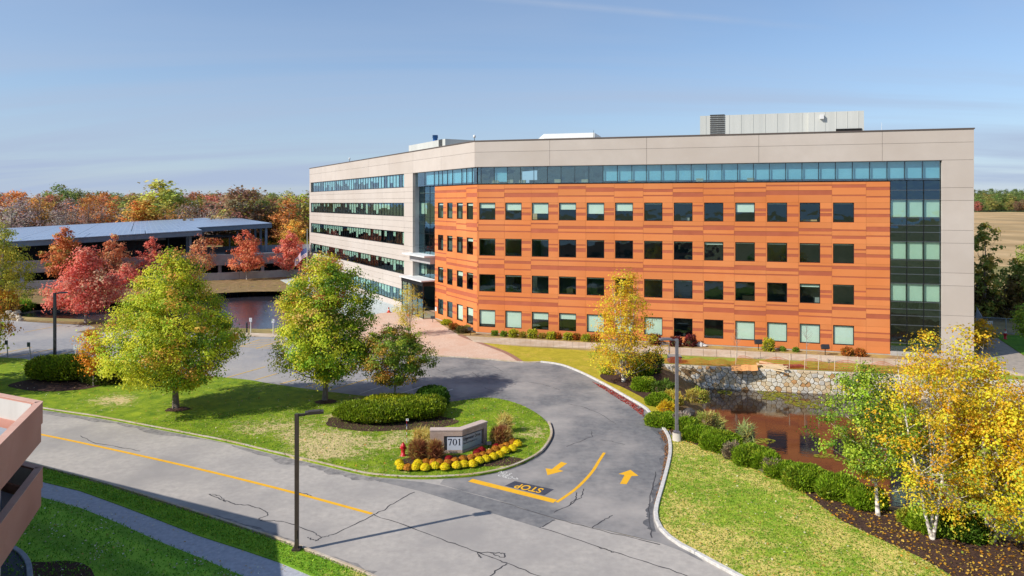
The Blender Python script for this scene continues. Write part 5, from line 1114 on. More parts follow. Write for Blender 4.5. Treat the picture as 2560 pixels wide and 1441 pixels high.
def crate_stack():
    g = G(1686, 905, .02); e = empty('pallet_stack', g); tag(e, 'stack of dark blue grey pallets at the left end of the wall', 'pallets'); m = mat('pallet_blue', '3a4250', '464e5c', 3, .8)
    for k in range(4): mb = MB(); mb.box((0, 0, .06 + k * .14), (1.1, .9, .1), .1 * (k % 2)); mb.build('pallet', m, e, world=False)
    mb = MB(); mb.box((0, 0, .6), (1.15, .95, .04)); mb.build('lid', mat('pallet_lid', '85817c', '94908a', 3, .8), e, world=False)
crate_stack()
def arch(px0, px1, py, ytop, label):
    a, b = G(px0, py), G(px1, py + 2); ht = (py - ytop) * a.y / FPX; mb = MB(); mb.tube([a, a + Vector((.02, 0, ht * .95)), a.lerp(b, .1) + Vector((0, 0, ht)), a.lerp(b, .9) + Vector((0, 0, ht)), b + Vector((-.02, 0, ht * .95)), b], [.05] * 6, 6); o = mb.build('pipe_frame', mat('pipe_grey', '77767a', metal=.4), None); tag(o, label, 'pipe frame')
arch(1651, 1673, 897, 860, 'bent grey pipe hoop standing on the grass behind the right lamp')
# silt fence along the far bank of the left pond
def silt():
    e = empty('silt_fence', G(600, 727, WATER2)); tag(e, 'black silt fence on wooden stakes along the far bank of the left pond', 'fence'); m = mat('silt_fabric', '2c3c58', '3c4e6a', 2, .6)
    for seg in ([(520, 729), (545, 733), (575, 731), (600, 728), (622, 725), (665, 724), (706, 722), (745, 720)], [(70, 752), (100, 750), (130, 746), (150, 750)]):
        P = catmull(GX(seg, -.55), 6); mb = MB(); vs = []
        for i, p in enumerate(P): vs += [p + Vector((0, 0, -.45)), p + Vector((0, .12 * math.sin(i * 1.7), .05)), p + Vector((0, .1 * math.sin(i * 1.1), .46 + .16 * math.sin(i * .8)))]
        mb.add(vs, [(3 * i + k, 3 * i + k + 1, 3 * i + k + 4, 3 * i + k + 3) for i in range(len(P) - 1) for k in (0, 1)]); o = mb.build('fabric', m, e)
        for i in range(0, len(P), 6): mb = MB(); mb.tube([P[i] + Vector((0, -.06, -.4)), P[i] + Vector((0, -.06, 1.0))], [.04, .04], 4); mb.build('stake', mat('stake_oak', 'b08a58', 'bd9866', 3, .8), e)
silt()
# boulders at the tip of the left pond and white rocks by the building
def boulders(name, pts, z, label, r0, seed, m):
    r = random.Random(seed)
    for i, (px, py) in enumerate(pts):
        g = G(px, py, z); mb = MB(); s = r0 * r.uniform(.7, 1.3); mb.blob((0, 0, s * .3), (s, s * r.uniform(.7, 1), s * r.uniform(.5, .8)), rng=r, nu=8, nv=5, j=.2); o = mb.build(name, m, world=False); o.location = g; tag(o, label, 'boulder', label)
M_BOUL = mat('boulder_stone', 'a89c8a', 'c4b8a4', 2, .9, .5, 8)
boulders('boulder', [(12, 792), (22, 786), (30, 796), (38, 789), (46, 797), (26, 778), (34, 772), (16, 781), (50, 803), (8, 798), (42, 783)], -.05, 'pale grey boulder piled at the left tip of the lot pond', .5, 1, M_BOUL)
boulders('boulder', [(1741, 864), (1752, 865), (1763, 866)], .02, 'white rock lying at the foot of the orange facade', .3, 2, mat('white_rock', 'c4c2bc', 'd4d2cc', 3, .9))
boulders('boulder', [(1722, 1035), ], -.6, 'dark boulder on the left bank of the right pond', .55, 3, mat('dark_rock', '4a4644', '5a5654', 3, .9))
# ================================================================== TREES AND PLANTS
def T(px, py, ytop, **k):
    """base and height of a tree from where its foot and top stand in the photograph"""
    z = k.get('z', 0); g = G(px, py, z); return g.x, g.y, (py - ytop) * g.y / FPX + 0
x, y, H = T(440, 1023, 616)
PROF_A = [(.14, .7), (.18, 2.5), (.24, 3.8), (.32, 4.5), (.42, 4.35), (.52, 3.95), (.65, 3.35), (.78, 2.4), (.9, 1.15), (1.0, .2)]
tree('maple_tree', 'broad yellow green maple on the lawn, left one of the two large maples', 'tree', x, y, H, PROF_A,
     [('c4c03c', 4), ('aab638', 5), ('8aa232', 4.5), ('5e7c28', 2), ('c89c4c', 1.2), ('b87c54', .5)], 680, 60000, .15, .6, .2, 1, split=.2, branches=110, rough=.2, lean=(-.3, 0), core=.45,
     pick=lambda x_, y_, t: np.stack([1.3 - x_ * .6 + 0 * t, 1 + 0 * t, 1 + .5 * x_, .7 + 1.8 * (x_ > .3), .6 + 1.8 * (x_ > 0), .4 + 2.6 * (t > .7)], 1).clip(.05))  # brighter leaves left, darker right: sunlit and shaded sides put into leaf colour
x, y, H = T(812, 1003, 638)
tree('maple_tree', 'large green and yellow maple with reddish top, right one of the two large maples', 'tree', x, y, H, [(.14, .6), (.19, 1.8), (.26, 3.0), (.34, 3.5), (.45, 3.5), (.6, 3.25), (.75, 2.95), (.87, 2.3), (.95, 1.3), (1.0, .4)],
     [('c0be3c', 4), ('a2b236', 5), ('7c9c30', 4), ('527426', 2.2), ('c8a062', 1.0), ('c06a54', .3)], 640, 56000, .15, .6, .18, 2, split=.2, branches=110, lean=(.1, 0), rough=.2, core=.45,
     pick=lambda x_, y_, t: np.stack([1.6 - x_ * 1.2, 1 + 0 * t, 1 + .9 * x_, .6 + 3 * (x_ > .2), .4 + 7 * ((x_ < .25) & (t > .55)), .15 + 6 * ((x_ < .2) & (t > .62))], 1).clip(.03))
x, y, H = T(988, 1004, 812)
tree('ornamental_tree', 'small vase shaped green tree tinged orange rising from the clipped hedge', 'tree', x, y, H, [(.22, .6), (.3, 1.7), (.42, 2.3), (.58, 2.6), (.75, 2.4), (.9, 1.6), (1.0, .6)],
     [('8a9636', 4), ('6e8630', 5), ('a8883e', 1.6), ('b5703a', .5), ('4e6a26', 2)], 280, 21000, .13, .45, .085, 3, bark=BARKG, split=.3, branches=60, flat=.5, rough=.3, core=.4,
     pick=lambda x_, y_, t: np.stack([1 + 0 * t, 1 + x_, 1 + 1.5 * (x_ < 0), .6 + 2.5 * (x_ < -.2), 1 + x_], 1).clip(.1))
x, y, H = T(1560, 955, 672)
tree('birch_tree', 'tall golden birch with white stems standing before the orange facade', 'tree', x, y, H, [(.08, .9), (.18, 2.2), (.3, 2.6), (.45, 2.55), (.6, 2.3), (.72, 1.7), (.85, 1.2), (.95, .9), (1.0, .4)],
     [('d6a828', 5), ('cf9c2c', 4), ('b9a534', 3), ('8f9a34', 2), ('dcb848', 2)], 270, 10500, .15, .6, .1, 4, bark=BARKP, stems=((-.3, 0), (.5, .1), (-1.0, -.1), (1.2, .2)), split=.1, branches=70, core=.5, droop=.12, rough=.3,
     pick=lambda x_, y_, t: np.stack([1 + 0 * t, 1.2 - .8 * x_, .8 + 1.5 * (t < .5), .4 + 2.5 * (t < .35) + 1.2 * (x_ > .3), 1 + 0 * t], 1).clip(.05))
x, y, H = T(1022, 838, 716)
tree('willow_tree', 'small sparse yellowish willow on the brick plaza before the entrance', 'tree', x, y, H, [(.2, .8), (.35, 1.6), (.55, 1.8), (.75, 1.5), (.9, 1.0), (1.0, .4)], [('b5a84a', 4), ('a39a44', 3), ('c9b464', 2)], 110, 3000, .13, .5, .05, 5, bark=BARKG, stems=((-.5, 0), (.5, 0), (0, .3)), split=.1, branches=50, twigs=2, core=.6)
x, y, H = T(234, 968, 826)
tree('young_maple', 'young orange yellow tree beside the big clipped hedge', 'tree', x, y, H, [(.28, .5), (.4, .95), (.6, 1.1), (.8, .95), (.93, .7), (1.0, .3)], [('d69a2c', 5), ('cf8428', 2.5), ('b88a34', 2), ('9a5a30', .8)], 80, 2300, .17, .42, .055, 6, bark=BARKG, split=.3, branches=35, core=.5, rough=.35)
# red maples round the left pond and along the deck
RED = [('de6e6c', 5), ('e47c76', 4), ('cc5a58', 3), ('ec9c8c', 1.5)]; REDS = [('d48066', 5), ('da9078', 4), ('bc6e58', 3), ('d4a480', 1.5)]; RUST = [('c47a50', 5), ('cc8656', 4), ('92824a', 3), ('b0644c', 3)]
PR = [(.18, 1.5), (.25, 3.9), (.36, 4.3), (.5, 3.7), (.65, 2.3), (.8, 1.5), (.92, .8), (1.0, .25)]
def redtree(px, py, ytop, wpx, pal, n, label, seed, prof=None, z=0, ls=.26, tw=0, ncl=170, bark=BARKG, stems=((0, 0),), tr=.1, dd=None):
    x, y, H = T(px, py, ytop, z=z)
    if dd is not None: q = FD.p(FD.a(px, dd), dd, 0); x, y, H = q.x, q.y, CH - (ytop - HOR) * q.y / FPX
    R_ = wpx * y / FPX / 2; pf = prof or [(.2, .35), (.28, .8), (.4, 1), (.55, .95), (.7, .7), (.85, .4), (1.0, .1)]
    m_ = max(p[1] for p in pf); return tree('red_maple', label, 'tree', x, y, H, [(a, b * R_ / m_) for a, b in pf], pal, ncl, n, ls, R_ * .2, tr, seed, bark=bark, stems=stems, split=.2, branches=60, twigs=tw, core=.55, rough=.28, z0=z, group='autumn maples round the left pond')
redtree(214, 808, 612, 172, RED, 13000, 'bright crimson maple on the near bank of the left pond', 11, PR, ls=.27, ncl=260, tr=.14)
redtree(163, 712, 573, 98, RUST, 6500, 'rusty red and olive tree in front of the deck, leftmost of the tall ones', 12, dd=-3, ls=.34)
redtree(284, 699, 585, 74, REDS, 3200, 'half bare salmon red tree under the solar roof, left of the first big maple', 13, dd=-3, ls=.3, tw=3, ncl=120)
redtree(240, 703, 640, 56, RUST, 1800, 'low olive and rust tree just behind the crimson maple', 17, dd=-4, ls=.34, ncl=70)
redtree(378, 699, 585, 62, RED, 2600, 'slim red tree behind the top of the left large maple', 14, dd=-3, ls=.3, tw=2, ncl=90)
redtree(316, 745, 662, 76, RED, 3600, 'deep pink maple partly hidden by the left large maple', 15, dd=-9, ls=.3, ncl=110)
redtree(501, 705, 588, 72, REDS, 2200, 'nearly bare pinkish tree right of the left large maple', 16, dd=-3, ls=.28, tw=4, ncl=100)
redtree(617, 700, 580, 86, [('d8705e', 5), ('d07c5e', 4), ('d08068', 2), ('b85450', 2)], 4600, 'red tree with a clear forked trunk between the two large maples', 18, dd=-6.5, ls=.3, tw=1, ncl=130, prof=[(.22, .3), (.3, .95), (.42, 1), (.55, .75), (.7, .6), (.85, .45), (1.0, .15)])
redtree(728, 702, 576, 80, [('da6a68', 5), ('de7a70', 4), ('b85e54', 2)], 5200, 'red maple beside the limp flag, rightmost of the row by the deck', 19, dd=-6, ls=.32, ncl=130)
x, y, H = T(-8, 778, 528)
tree('willow_tree', 'feathery yellow green willow at the left edge beside the pond', 'tree', x, y, H, [(.1, 2.2), (.25, 3.9), (.45, 4.6), (.65, 4.2), (.82, 2.8), (1.0, .6)], [('a8a244', 5), ('b5ac4c', 3), ('8a8f3c', 4), ('c0aa50', 1.5), ('6a7830', 2)], 260, 12500, .24, .8, .2, 20, bark=BARKG, stems=((-1.2, 0), (1.0, .4), (.2, -.5)), split=.1, branches=70, droop=.25, rough=.3, core=.5, twigs=1)
bush('ornamental_grass', 'orange tall grass clump at the left tip of the pond', 'grass clump', *G(8, 782)[:2], 1.9, 1.6, 2.7, [('c08a34', 4), ('b59a44', 3), ('c97a30', 2)], 1600, .5, 31, spiky=.15, aspect=.12)
bush('reeds', 'bright green reeds growing at the left end of the pond', 'reeds', *G(46, 775, WATER2)[:2], 2.2, 1.1, 1.5, [('5f8a30', 4), ('7a9a3a', 3), ('a0a050', 1)], 1400, .6, 32, z0=WATER2, spiky=.1, aspect=.1)
bush('pond_weeds', 'strip of yellow green weeds under the silt fence at far left', 'weeds', *G(95, 757, WATER2)[:2], 4.5, 1.0, .7, [('8f9438', 4), ('b5983c', 2), ('6a7c30', 2)], 900, .4, 33, z0=WATER2, spiky=.2, aspect=.2)
redtree(2, 742, 640, 44, RUST, 1500, 'dull red shrub under the left willow', 34, ls=.3, ncl=60)
# trees standing just outside the left edge, whose boughs and shade enter the picture
x, y = G(-75, 905)[:2]
tree('oak_tree', 'brown orange bough reaching in at the left edge above the lot', 'tree', x, y, 7.5, [(.25, 1.5), (.36, 3.6), (.5, 3.4), (.7, 2.6), (.88, 1.6), (1.0, .4)], [('a8742c', 3), ('8a7a30', 4), ('6f7030', 3), ('b5863a', 2)], 220, 9000, .2, .7, .16, 21, split=.2)
for px, py, s_ in ((-170, 985, 22), (-420, 1010, 23)):
    x, y = G(px, py)[:2]; tree('maple_tree', 'yellow green maple beyond the left edge shading the road', 'tree', x, y, 10, PROF_A, [('bdb53c', 4), ('aaae36', 5), ('8a9a30', 4)], 260, 9000, .28, .8, .2, s_, group='maples beyond the left edge')
# right foreground
x, y, H = T(2195, 1288, 918, z=.03)
tree('green_birch', 'leafy green young tree with a single pale trunk in the mulch bed', 'tree', x, y, H, [(.28, .9), (.4, 1.9), (.52, 2.25), (.65, 2.2), (.8, 1.65), (.92, 1.0), (1.0, .3)], [('7f9a34', 5), ('92a83c', 4), ('62802c', 3.5), ('b5ac3c', 1.2), ('4a6624', 2)], 260, 15500, .115, .42, .085, 41, bark=BARKP, split=.3, branches=70, lean=(-.35, .2), rough=.3, core=.45, z0=.03)
YB = [('e4b430', 5), ('e0ae30', 4), ('d09a26', 3.2), ('ccb83e', 2.4), ('94a63c', 1.8)]
YP = lambda x_, y_, t: np.stack([1 + 0 * t, 1 + 0 * t, 1 + x_ * .5, .8 + 2.2 * (t < .4), .5 + 6 * (t < .4)], 1).clip(.05)
x, y, H = T(2325, 1345, 826, z=.03)
tree('birch_tree', 'yellow birch with white trunk forking low, in the mulch bed', 'tree', x, y, H, [(.16, .8), (.25, 1.9), (.4, 2.1), (.55, 2.0), (.7, 1.7), (.82, 1.2), (.92, .8), (1.0, .3)], YB, 170, 11500, .11, .48, .065, 42, bark=BARKP, stems=((-1.1, .3), (.4, .4), (1.2, -.1)), split=.42, branches=80, lean=(-.1, .3), rough=.38, core=.45, z0=.03, pick=YP, twigs=1, droop=.15)
x, y, H = T(2478, 1352, 935, z=.03)
tree('birch_tree', 'dense golden birch filling the lower right edge', 'tree', x, y, H, [(.06, .9), (.15, 1.9), (.3, 2.3), (.5, 2.2), (.68, 1.9), (.85, 1.3), (1.0, .4)], YB, 210, 13500, .11, .46, .12, 43, bark=BARKP, stems=((.2, .3), (1.0, -.2), (-.8, .2)), split=.35, branches=70, rough=.3, core=.45, z0=.03, pick=YP, droop=.15, lean=(.6, 0))
x, y, H = T(2610, 1375, 960, z=.03)
tree('birch_tree', 'golden birch cut by the right edge of the view', 'tree', x, y, H, [(.06, .9), (.15, 1.9), (.3, 2.2), (.5, 2.2), (.7, 1.8), (.88, 1.1), (1.0, .4)], YB, 230, 12000, .125, .48, .12, 44, bark=BARKP, stems=((.2, .3), (-.8, -.2)), split=.35, branches=60, rough=.3, z0=.03, pick=YP)
x, y, H = T(2412, 1300, 815, z=.0)
tree('birch_tree', 'tall thin yellow birch behind the forked one, reaching the pale pier', 'tree', x, y, H, [(.2, .8), (.3, 1.7), (.45, 1.9), (.6, 1.9), (.75, 1.6), (.88, 1.1), (1.0, .3)], YB, 140, 5800, .13, .5, .1, 45, bark=BARKP, stems=((.2, .2), (-.7, -.2), (1.0, .2)), split=.35, branches=70, rough=.38, core=.5, pick=YP, twigs=1)
x, y, H = T(2470, 1322, 905, z=0)
tree('birch_tree', 'yellow birch between the tall thin one and the right edge', 'tree', x, y, H, [(.2, 1.0), (.35, 1.9), (.55, 2.0), (.75, 1.7), (.9, 1.0), (1.0, .3)], YB, 150, 7000, .13, .5, .1, 46, bark=BARKP, stems=((.4, .2), (-.5, .2)), split=.15, branches=50, rough=.35, pick=YP)
x, y, H = T(2452, 872, 800)
tree('young_birch', 'small bright yellow tree against the right corner of the building', 'tree', x, y, H, [(.1, .5), (.3, 1.0), (.6, 1.2), (.85, .8), (1.0, .2)], [('d2a22c', 5), ('c08f2c', 3), ('8a7a2c', 2)], 70, 1500, .24, .45, .05, 47, bark=BARKG)
x, y, H = T(2566, 868, 756)
tree('young_maple', 'fresh green young tree at the right edge by the side path', 'tree', x, y, H, [(.25, .5), (.4, 1.0), (.65, 1.1), (.85, .8), (1.0, .2)], [('8aa044', 5), ('74903a', 4), ('a8b04a', 2)], 80, 1800, .24, .45, .06, 48, bark=BARKG)
DG = [('7e8a48', 5), ('6e7e42', 4), ('9c9448', 2), ('b09a4c', 1.4)]
for px, py, yt, wpx, n, lab, s_, pal in ((2462, 800, 556, 90, 3800, 'dark green tree directly right of the building corner', 51, DG), (2560, 790, 612, 110, 3600, 'dark tree with yellow tinge behind the chain link fence', 52, DG), (2530, 800, 690, 80, 1600, 'brown thicket tree behind the fence notices', 53, [('5a4a2c', 4), ('4a4426', 4), ('6a5a34', 2)]), (2450, 797, 700, 90, 2200, 'low brown tree in the shade of the building corner', 54, [('5a4a2c', 4), ('4a4426', 4)]), (2600, 800, 650, 120, 2000, 'dark tree beyond the right edge', 55, DG)):
    x, y, H = T(px, py, yt); r_ = wpx * y / FPX / 2; tree('shade_tree', lab, 'tree', x, y, H, [(.05, r_ * .5), (.2, r_ * .8), (.5, r_), (.75, r_ * .8), (1.0, r_ * .2)], pal, 130, n, .36, r_ * .22, .16, s_, core=.6, rough=.35, group='dark trees behind the fence')
# bare saplings in the strip by the wall
def sapling(px, py, yt, label, seed, leaf=None):
    x, y, H = T(px, py, yt); r = random.Random(seed); e = empty('sapling', (x, y, 0)); tag(e, label, 'sapling'); mb = MB(); mb.tube([(0, 0, 0), (.03, 0, H * .5), (0, .02, H)], [.035, .025, .008], 5)
    for i in range(26): z = H * r.uniform(.45, .95); a = r.uniform(0, 6.28); l = (H - z) * .6 + .15; mb.tube([(0, 0, z), (math.cos(a) * l * .6, math.sin(a) * l * .6, z + l * .7)], [.012, .004], 3, cap=False)
    mb.build('trunk', BARKG, e, world=False)
sapling(1842, 903, 822, 'bare thin sapling at the edge of the walk left of the orange sheet', 1); sapling(2016, 915, 812, 'bare thin sapling in front of the third shaded window from the right', 2); sapling(2072, 922, 898, 'tiny bare sapling by the orange netting', 3)
# clipped hedges and shrubs on the island
YEW = [('667a1e', 4), ('768a22', 4), ('52641c', 3), ('8e9a2e', 1.5)]
g = G(158, 944, .1); bush('clipped_hedge', 'large rounded clipped yew hedge on the left lawn', 'hedge', g.x, g.y, 3.3, 1.9, 1.65, YEW, 15000, .17, 61, z0=.1, shape=.4, rz=-.25, lumps=.05, base=.22)
g = G(235, 960, .1); bush('clipped_hedge', 'dark low end of hedge behind the young orange tree', 'hedge', g.x + .6, g.y + .6, 1.7, 1.3, 1.3, [('4c5c20', 4), ('3e4f1c', 4), ('5c5a28', 1.5)], 4200, .17, 62, z0=.1, lumps=.08)
g = G(935, 1050, .1); bush('clipped_hedge', 'long clipped yew hedge behind the sign, left lobe', 'hedge', g.x, g.y, 2.6, 1.4, 1.05, YEW, 12500, .15, 63, z0=.1, shape=.38, rz=-.1, lumps=.06, base=.3)
g = G(1052, 1040, .1); bush('clipped_hedge', 'clipped yew hedge behind the sign, taller right lobe', 'hedge', g.x, g.y, 1.75, 1.5, 1.2, YEW, 9500, .15, 64, z0=.1, shape=.38, rz=.2, lumps=.07, base=.3)
g = G(985, 1022, .1); bush('clipped_hedge', 'yellower low hedge around the trunk of the small vase shaped tree', 'hedge', g.x, g.y, 2.4, 1.2, .85, [('8f9a24', 4), ('a3a52c', 3), ('74881f', 3)], 7000, .15, 65, z0=.1, shape=.4)
g = G(1081, 1012, .1); bush('clipped_dome', 'dark green clipped dome shrub at the back of the sign hedge', 'shrub', g.x, g.y, 1.25, 1.15, 1.25, [('3a5a1c', 4), ('46681e', 4), ('2f4a18', 2)], 7500, .11, 66, z0=.1, shape=.45)
# juniper row along the right pond bank
JUN = [('6c8822', 4), ('80982a', 3.5), ('567020', 3), ('98a63a', 1)]
jl = [(1612, 975, .95, 1.15, 'beside the golden birch, uppermost of the row'), (1598, 935, 1.2, 1.3, 'behind the golden birch trunk'), (1648, 1012, .9, 1.0, 'where the drive bends nearest the kerb'), (1660, 1062, 1.15, .95, 'left of the grey lamp post base'), (1718, 1075, .95, 1.0, 'right of the grey lamp post base'), (1748, 1098, 1.0, 1.05, 'second right of the grey lamp base'), (1800, 1122, 1.15, 1.35, 'rounded and large, before the tall reeds'),
      (1880, 1158, 1.1, 1.25, 'below the lily raft in the middle of the row'), (1915, 1170, .8, 1.0, 'small one after the middle'), (1955, 1190, .85, .95, 'with grey dead twigs'), (2015, 1214, 1.15, 1.3, 'wide one before the open mulch'), (2100, 1240, 1.1, 1.25, 'with yellow sprigs left of the green tree trunk'), (2165, 1262, .95, .95, 'at the foot of the green tree trunk'),
      (2330, 1322, 1.0, .95, 'behind the forked birch trunk'), (2410, 1336, 1.2, 1.15, 'dark, under the golden birches')]
for i, (px, py, r_, h_, lb) in enumerate(jl):
    g = G(px, py, .02); bush('juniper_bush', 'bright green feathery juniper ' + lb, 'bush', g.x, g.y, r_ * 1.05, r_ * .82, h_ * .74, JUN if i != 14 else [('3e5a1e', 4), ('4c6a22', 3)], int(7500 * r_), .15, 70 + i, 'juniper bushes along the pond bank', z0=.02, spiky=.8, shape=.62, lumps=.12, aspect=.34)
for i, (px, py, r_, h_, pal, lb) in enumerate([(1680, 1008, .8, .9, [('a8a048', 3), ('c2a048', 3), ('b5b060', 2)], 'tall yellowing weeds left of the grey lamp'), (1668, 1035, .6, .7, [('c9a42c', 4), ('b0a034', 2)], 'yellow leaved low shrub near the grey lamp'), (1705, 1068, .7, .7, [('8d8088', 3), ('7a6a70', 3), ('a09a98', 2)], 'grey lavender tinged dry shrub beside the lamp base'), (1832, 1146, .5, .7, [('857a70', 3), ('6f645c', 3)], 'grey dead twiggy shrub between two junipers'),
                                               (1935, 1186, .5, .6, [('857a70', 3), ('6f645c', 3)], 'grey dry twigs in the middle of the juniper row'), (1660, 985, .9, .9, [('56702a', 4), ('4a6024', 3)], 'dark green shrub on the bank behind the golden birch'), (1625, 930, 1.1, 1.6, [('43582a', 4), ('3a4c22', 3)], 'dark evergreen behind the golden birch near the wall'), (1742, 1000, .8, .8, [('a89a58', 3), ('8fa044', 2)], 'pale grasses where the wall meets the bank'),
                                               (2270, 1302, .4, .35, [('8a9a34', 3), ('a8a044', 2)], 'tiny shrub alone in the mulch'), (1575, 925, .7, .8, [('c9a834', 4), ('a8a034', 3)], 'yellow green low shrub at the birch foot'), (1520, 935, .5, .5, [('a8a034', 4), ('8a9a34', 3)], 'small yellow shrub at the left of the birch bed'), (1770, 1078, .6, 1.1, [('b0a070', 3), ('98a058', 2)], 'tan tall grass standing by the water')]):
    g = G(px, py, .02); bush('bank_shrub', lb, 'shrub', g.x, g.y, r_, r_ * .85, h_, pal, int(1700 * r_), .24, 100 + i, z0=-.1 if i in (0, 7) else .02, spiky=.6, aspect=.22, lumps=.2, core='5a4c3a')
bush('reeds', 'tall blue green reeds at the water edge beside the third juniper from the lamp', 'reeds', *G(1865, 1128, -1.2)[:2], .55, .5, 1.9, [('7f9a6a', 4), ('9aa878', 3), ('b5a868', 1)], 420, .6, 121, z0=-1.4, spiky=.1, aspect=.05)
bush('reeds', 'sparse tan reeds at the water edge near the lamp', 'reeds', *G(1800, 1095, -1.2)[:2], .45, .4, 1.5, [('a8a068', 4), ('8f9a5a', 3)], 220, .5, 122, z0=-1.3, spiky=.1, aspect=.05)
# shrubs along the orange facade
for i, (px, py, r_, h_, pal, lb) in enumerate([(1237, 839, .35, .45, 'g', 'first tiny green'), (1260, 841, .35, .45, 'g', 'second tiny green'), (1283, 843, .5, .8, 'y', 'tall lime'), (1307, 844, .35, .5, 'o', 'thin dry'), (1331, 845, .55, .85, 'y', 'bushy lime'), (1356, 846, .4, .45, 'o', 'low dry'), (1379, 848, .5, .7, 'y', 'round lime'), (1394, 848, .4, .55, 'r', 'small rusty'), (1420, 850, .5, .65, 'y', 'broad lime'), (1440, 850, .45, .6, 'r', 'rounded rusty'), (1466, 853, .5, .6, 'y', 'last lime'),
                                               (1489, 854, .55, .6, 'r', 'broad rusty'), (1116, 812, .6, .5, 'y', 'sprawling yellow'), (1136, 824, .6, .6, 'r', 'low rusty'), (1157, 832, .8, .6, 'd', 'dark spreading'), (1172, 826, .5, .5, 'y', 'small corner'), (1638, 862, .6, .9, 'm', 'spiky maroon'), (1690, 866, .6, .9, 'm', 'dark maroon'), (1727, 866, .6, 1.0, 'm', 'tall maroon'), (1922, 878, .55, 1.15, 'y', 'egg shaped yellow green'), (2120, 889, .55, .7, 'r', 'round russet'), (2150, 891, .5, .6, 'r', 'second russet'), (1957, 878, .25, .3, 'g', 'tiny lone'), (1990, 880, .25, .3, 'g', 'last tiny')]):
    pl = {'g': [('5f8030', 4), ('7a9038', 3)], 'y': [('9aa034', 4), ('b0ac3c', 3), ('7f9030', 2)], 'o': [('a08a48', 4), ('8a8a3c', 3)], 'r': [('9a5a30', 4), ('a87034', 3), ('7a6a30', 2)], 'd': [('5a5a34', 4), ('6a5a48', 3)], 'm': [('5a2430', 4), ('4a1f28', 3), ('7a3038', 2)]}[pal]
    g = G(px, py); bush('border_shrub', lb + ' shrub in the bed along the orange facade', 'shrub', g.x, g.y, r_, r_ * .8, h_, pl, int(900 * r_), .22, 130 + i, 'shrubs along the orange facade', z0=.02, spiky=.6, aspect=.35, lumps=.15)
# ornamental grasses and chrysanthemums at the sign
for i, (px, py, r_, h_, lb) in enumerate([(1046, 1146, .45, .85, 'reddish fountain grass clump right of the hydrant'), (1087, 1147, .38, .85, 'reddish fountain grass clump in front of the granite block'), (1252, 1108, .55, .8, 'reddish fountain grass clump right of the sign')]):
    g = G(px, py, .1); bush('fountain_grass', lb, 'grass clump', g.x, g.y, r_, r_ * .8, h_, [('7a4a3c', 4), ('8a5a44', 4), ('9a8450', 3), ('b09868', 2)], 2400, .34, 160 + i, z0=.1, spiky=.45, aspect=.07, base=.15, core='4a3a28')
for i, (px, py) in enumerate([(1050, 1118), (1074, 1122), (1262, 1080)]):
    g = G(px, py, .1); bush('plume_grass', ['straw plumes left behind the hydrant grass', 'straw plumes beside the granite block', 'straw plumes behind the right fountain grass'][i], 'grass clump', g.x, g.y, .45, .35, 1.0, [('b5a064', 4), ('c9b47a', 3)], 420, .42, 170 + i, z0=.1, spiky=.3, aspect=.06, core='6a5c3a')
def mum(px, py, r_, pal, label, seed, group):
    g = G(px, py + 8, .1); rng = np.random.default_rng(seed); e = empty('chrysanthemum', g); tag(e, label, 'flowers', group)
    n = 620; cz = rng.uniform(-.1, 1, n); u = rng.uniform(0, 6.28, n); s = np.sqrt(1 - np.clip(cz, 0, 1) ** 2); q = rng.uniform(.92, 1.04, n); P = np.stack([r_ * s * np.cos(u) * q, r_ * s * np.sin(u) * q, .08 + (r_ * 1.25) * (cz.clip(0) * .75 + .2) * q], 1); nr = np.stack([s * np.cos(u), s * np.sin(u), cz + .3], 1) + rng.normal(size=(n, 3)) * .25
    pc = np.array([lin(c) for c in pal]); col = pc[rng.integers(len(pal), size=n)] * np.exp(rng.normal(0, .14, (n, 1))); obj('blooms', quads_mesh('blooms', P, nr, rng.uniform(.06, .095, n), np.clip(col, 0, .9), LEAF, 1.0, .1, rng), e, False)
    mb = MB(); mb.blob((0, 0, r_ * .55), (r_ * .93, r_ * .93, r_ * .72), nu=12, nv=8); mb.build('leaves', mat('mum_leaves', '4a5a20', '5f6a28', 20, .8, .5, 40), e, False, False)
YM = ['f6da1c', 'fae42a', 'f0cc16']; OM = ['c88428', 'd49434', 'b07424']; RM = ['9a1c22', 'ae2228', '7f1a1e']
ym = [(998, 1157), (1003, 1167), (1039, 1168), (1045, 1159), (1063, 1169), (1087, 1165), (1112, 1168), (1142, 1164), (1160, 1161), (1182, 1160), (1198, 1152), (1215, 1148), (1233, 1142), (1249, 1137), (1263, 1126), (1281, 1121), (1294, 1109)]
om = [(1020, 1169), (1065, 1156), (1083, 1156), (1099, 1157), (1119, 1158), (1138, 1153), (1157, 1148), (1178, 1145), (1193, 1142), (1208, 1138), (1226, 1131), (1238, 1123), (1254, 1119), (1266, 1114), (1281, 1104)]
rm = [(1123, 1147), (1193, 1131), (1204, 1125), (1241, 1117)]
for i, p in enumerate(ym): mum(*p, .27 if i > 1 else .24, YM, f'{ORD[i]} bright yellow chrysanthemum counted from the hydrant end of the row', 200 + i, 'yellow chrysanthemums in front of the sign')
for i, p in enumerate(om): mum(*p, .25, OM, f'{ORD[i]} orange bronze chrysanthemum counted from the hydrant end', 230 + i, 'orange chrysanthemums in front of the sign')
for i, p in enumerate(rm): mum(*p, .24, RM, f'{ORD[i]} dark red chrysanthemum counted from the left under the sign', 260 + i, 'red chrysanthemums in front of the sign')
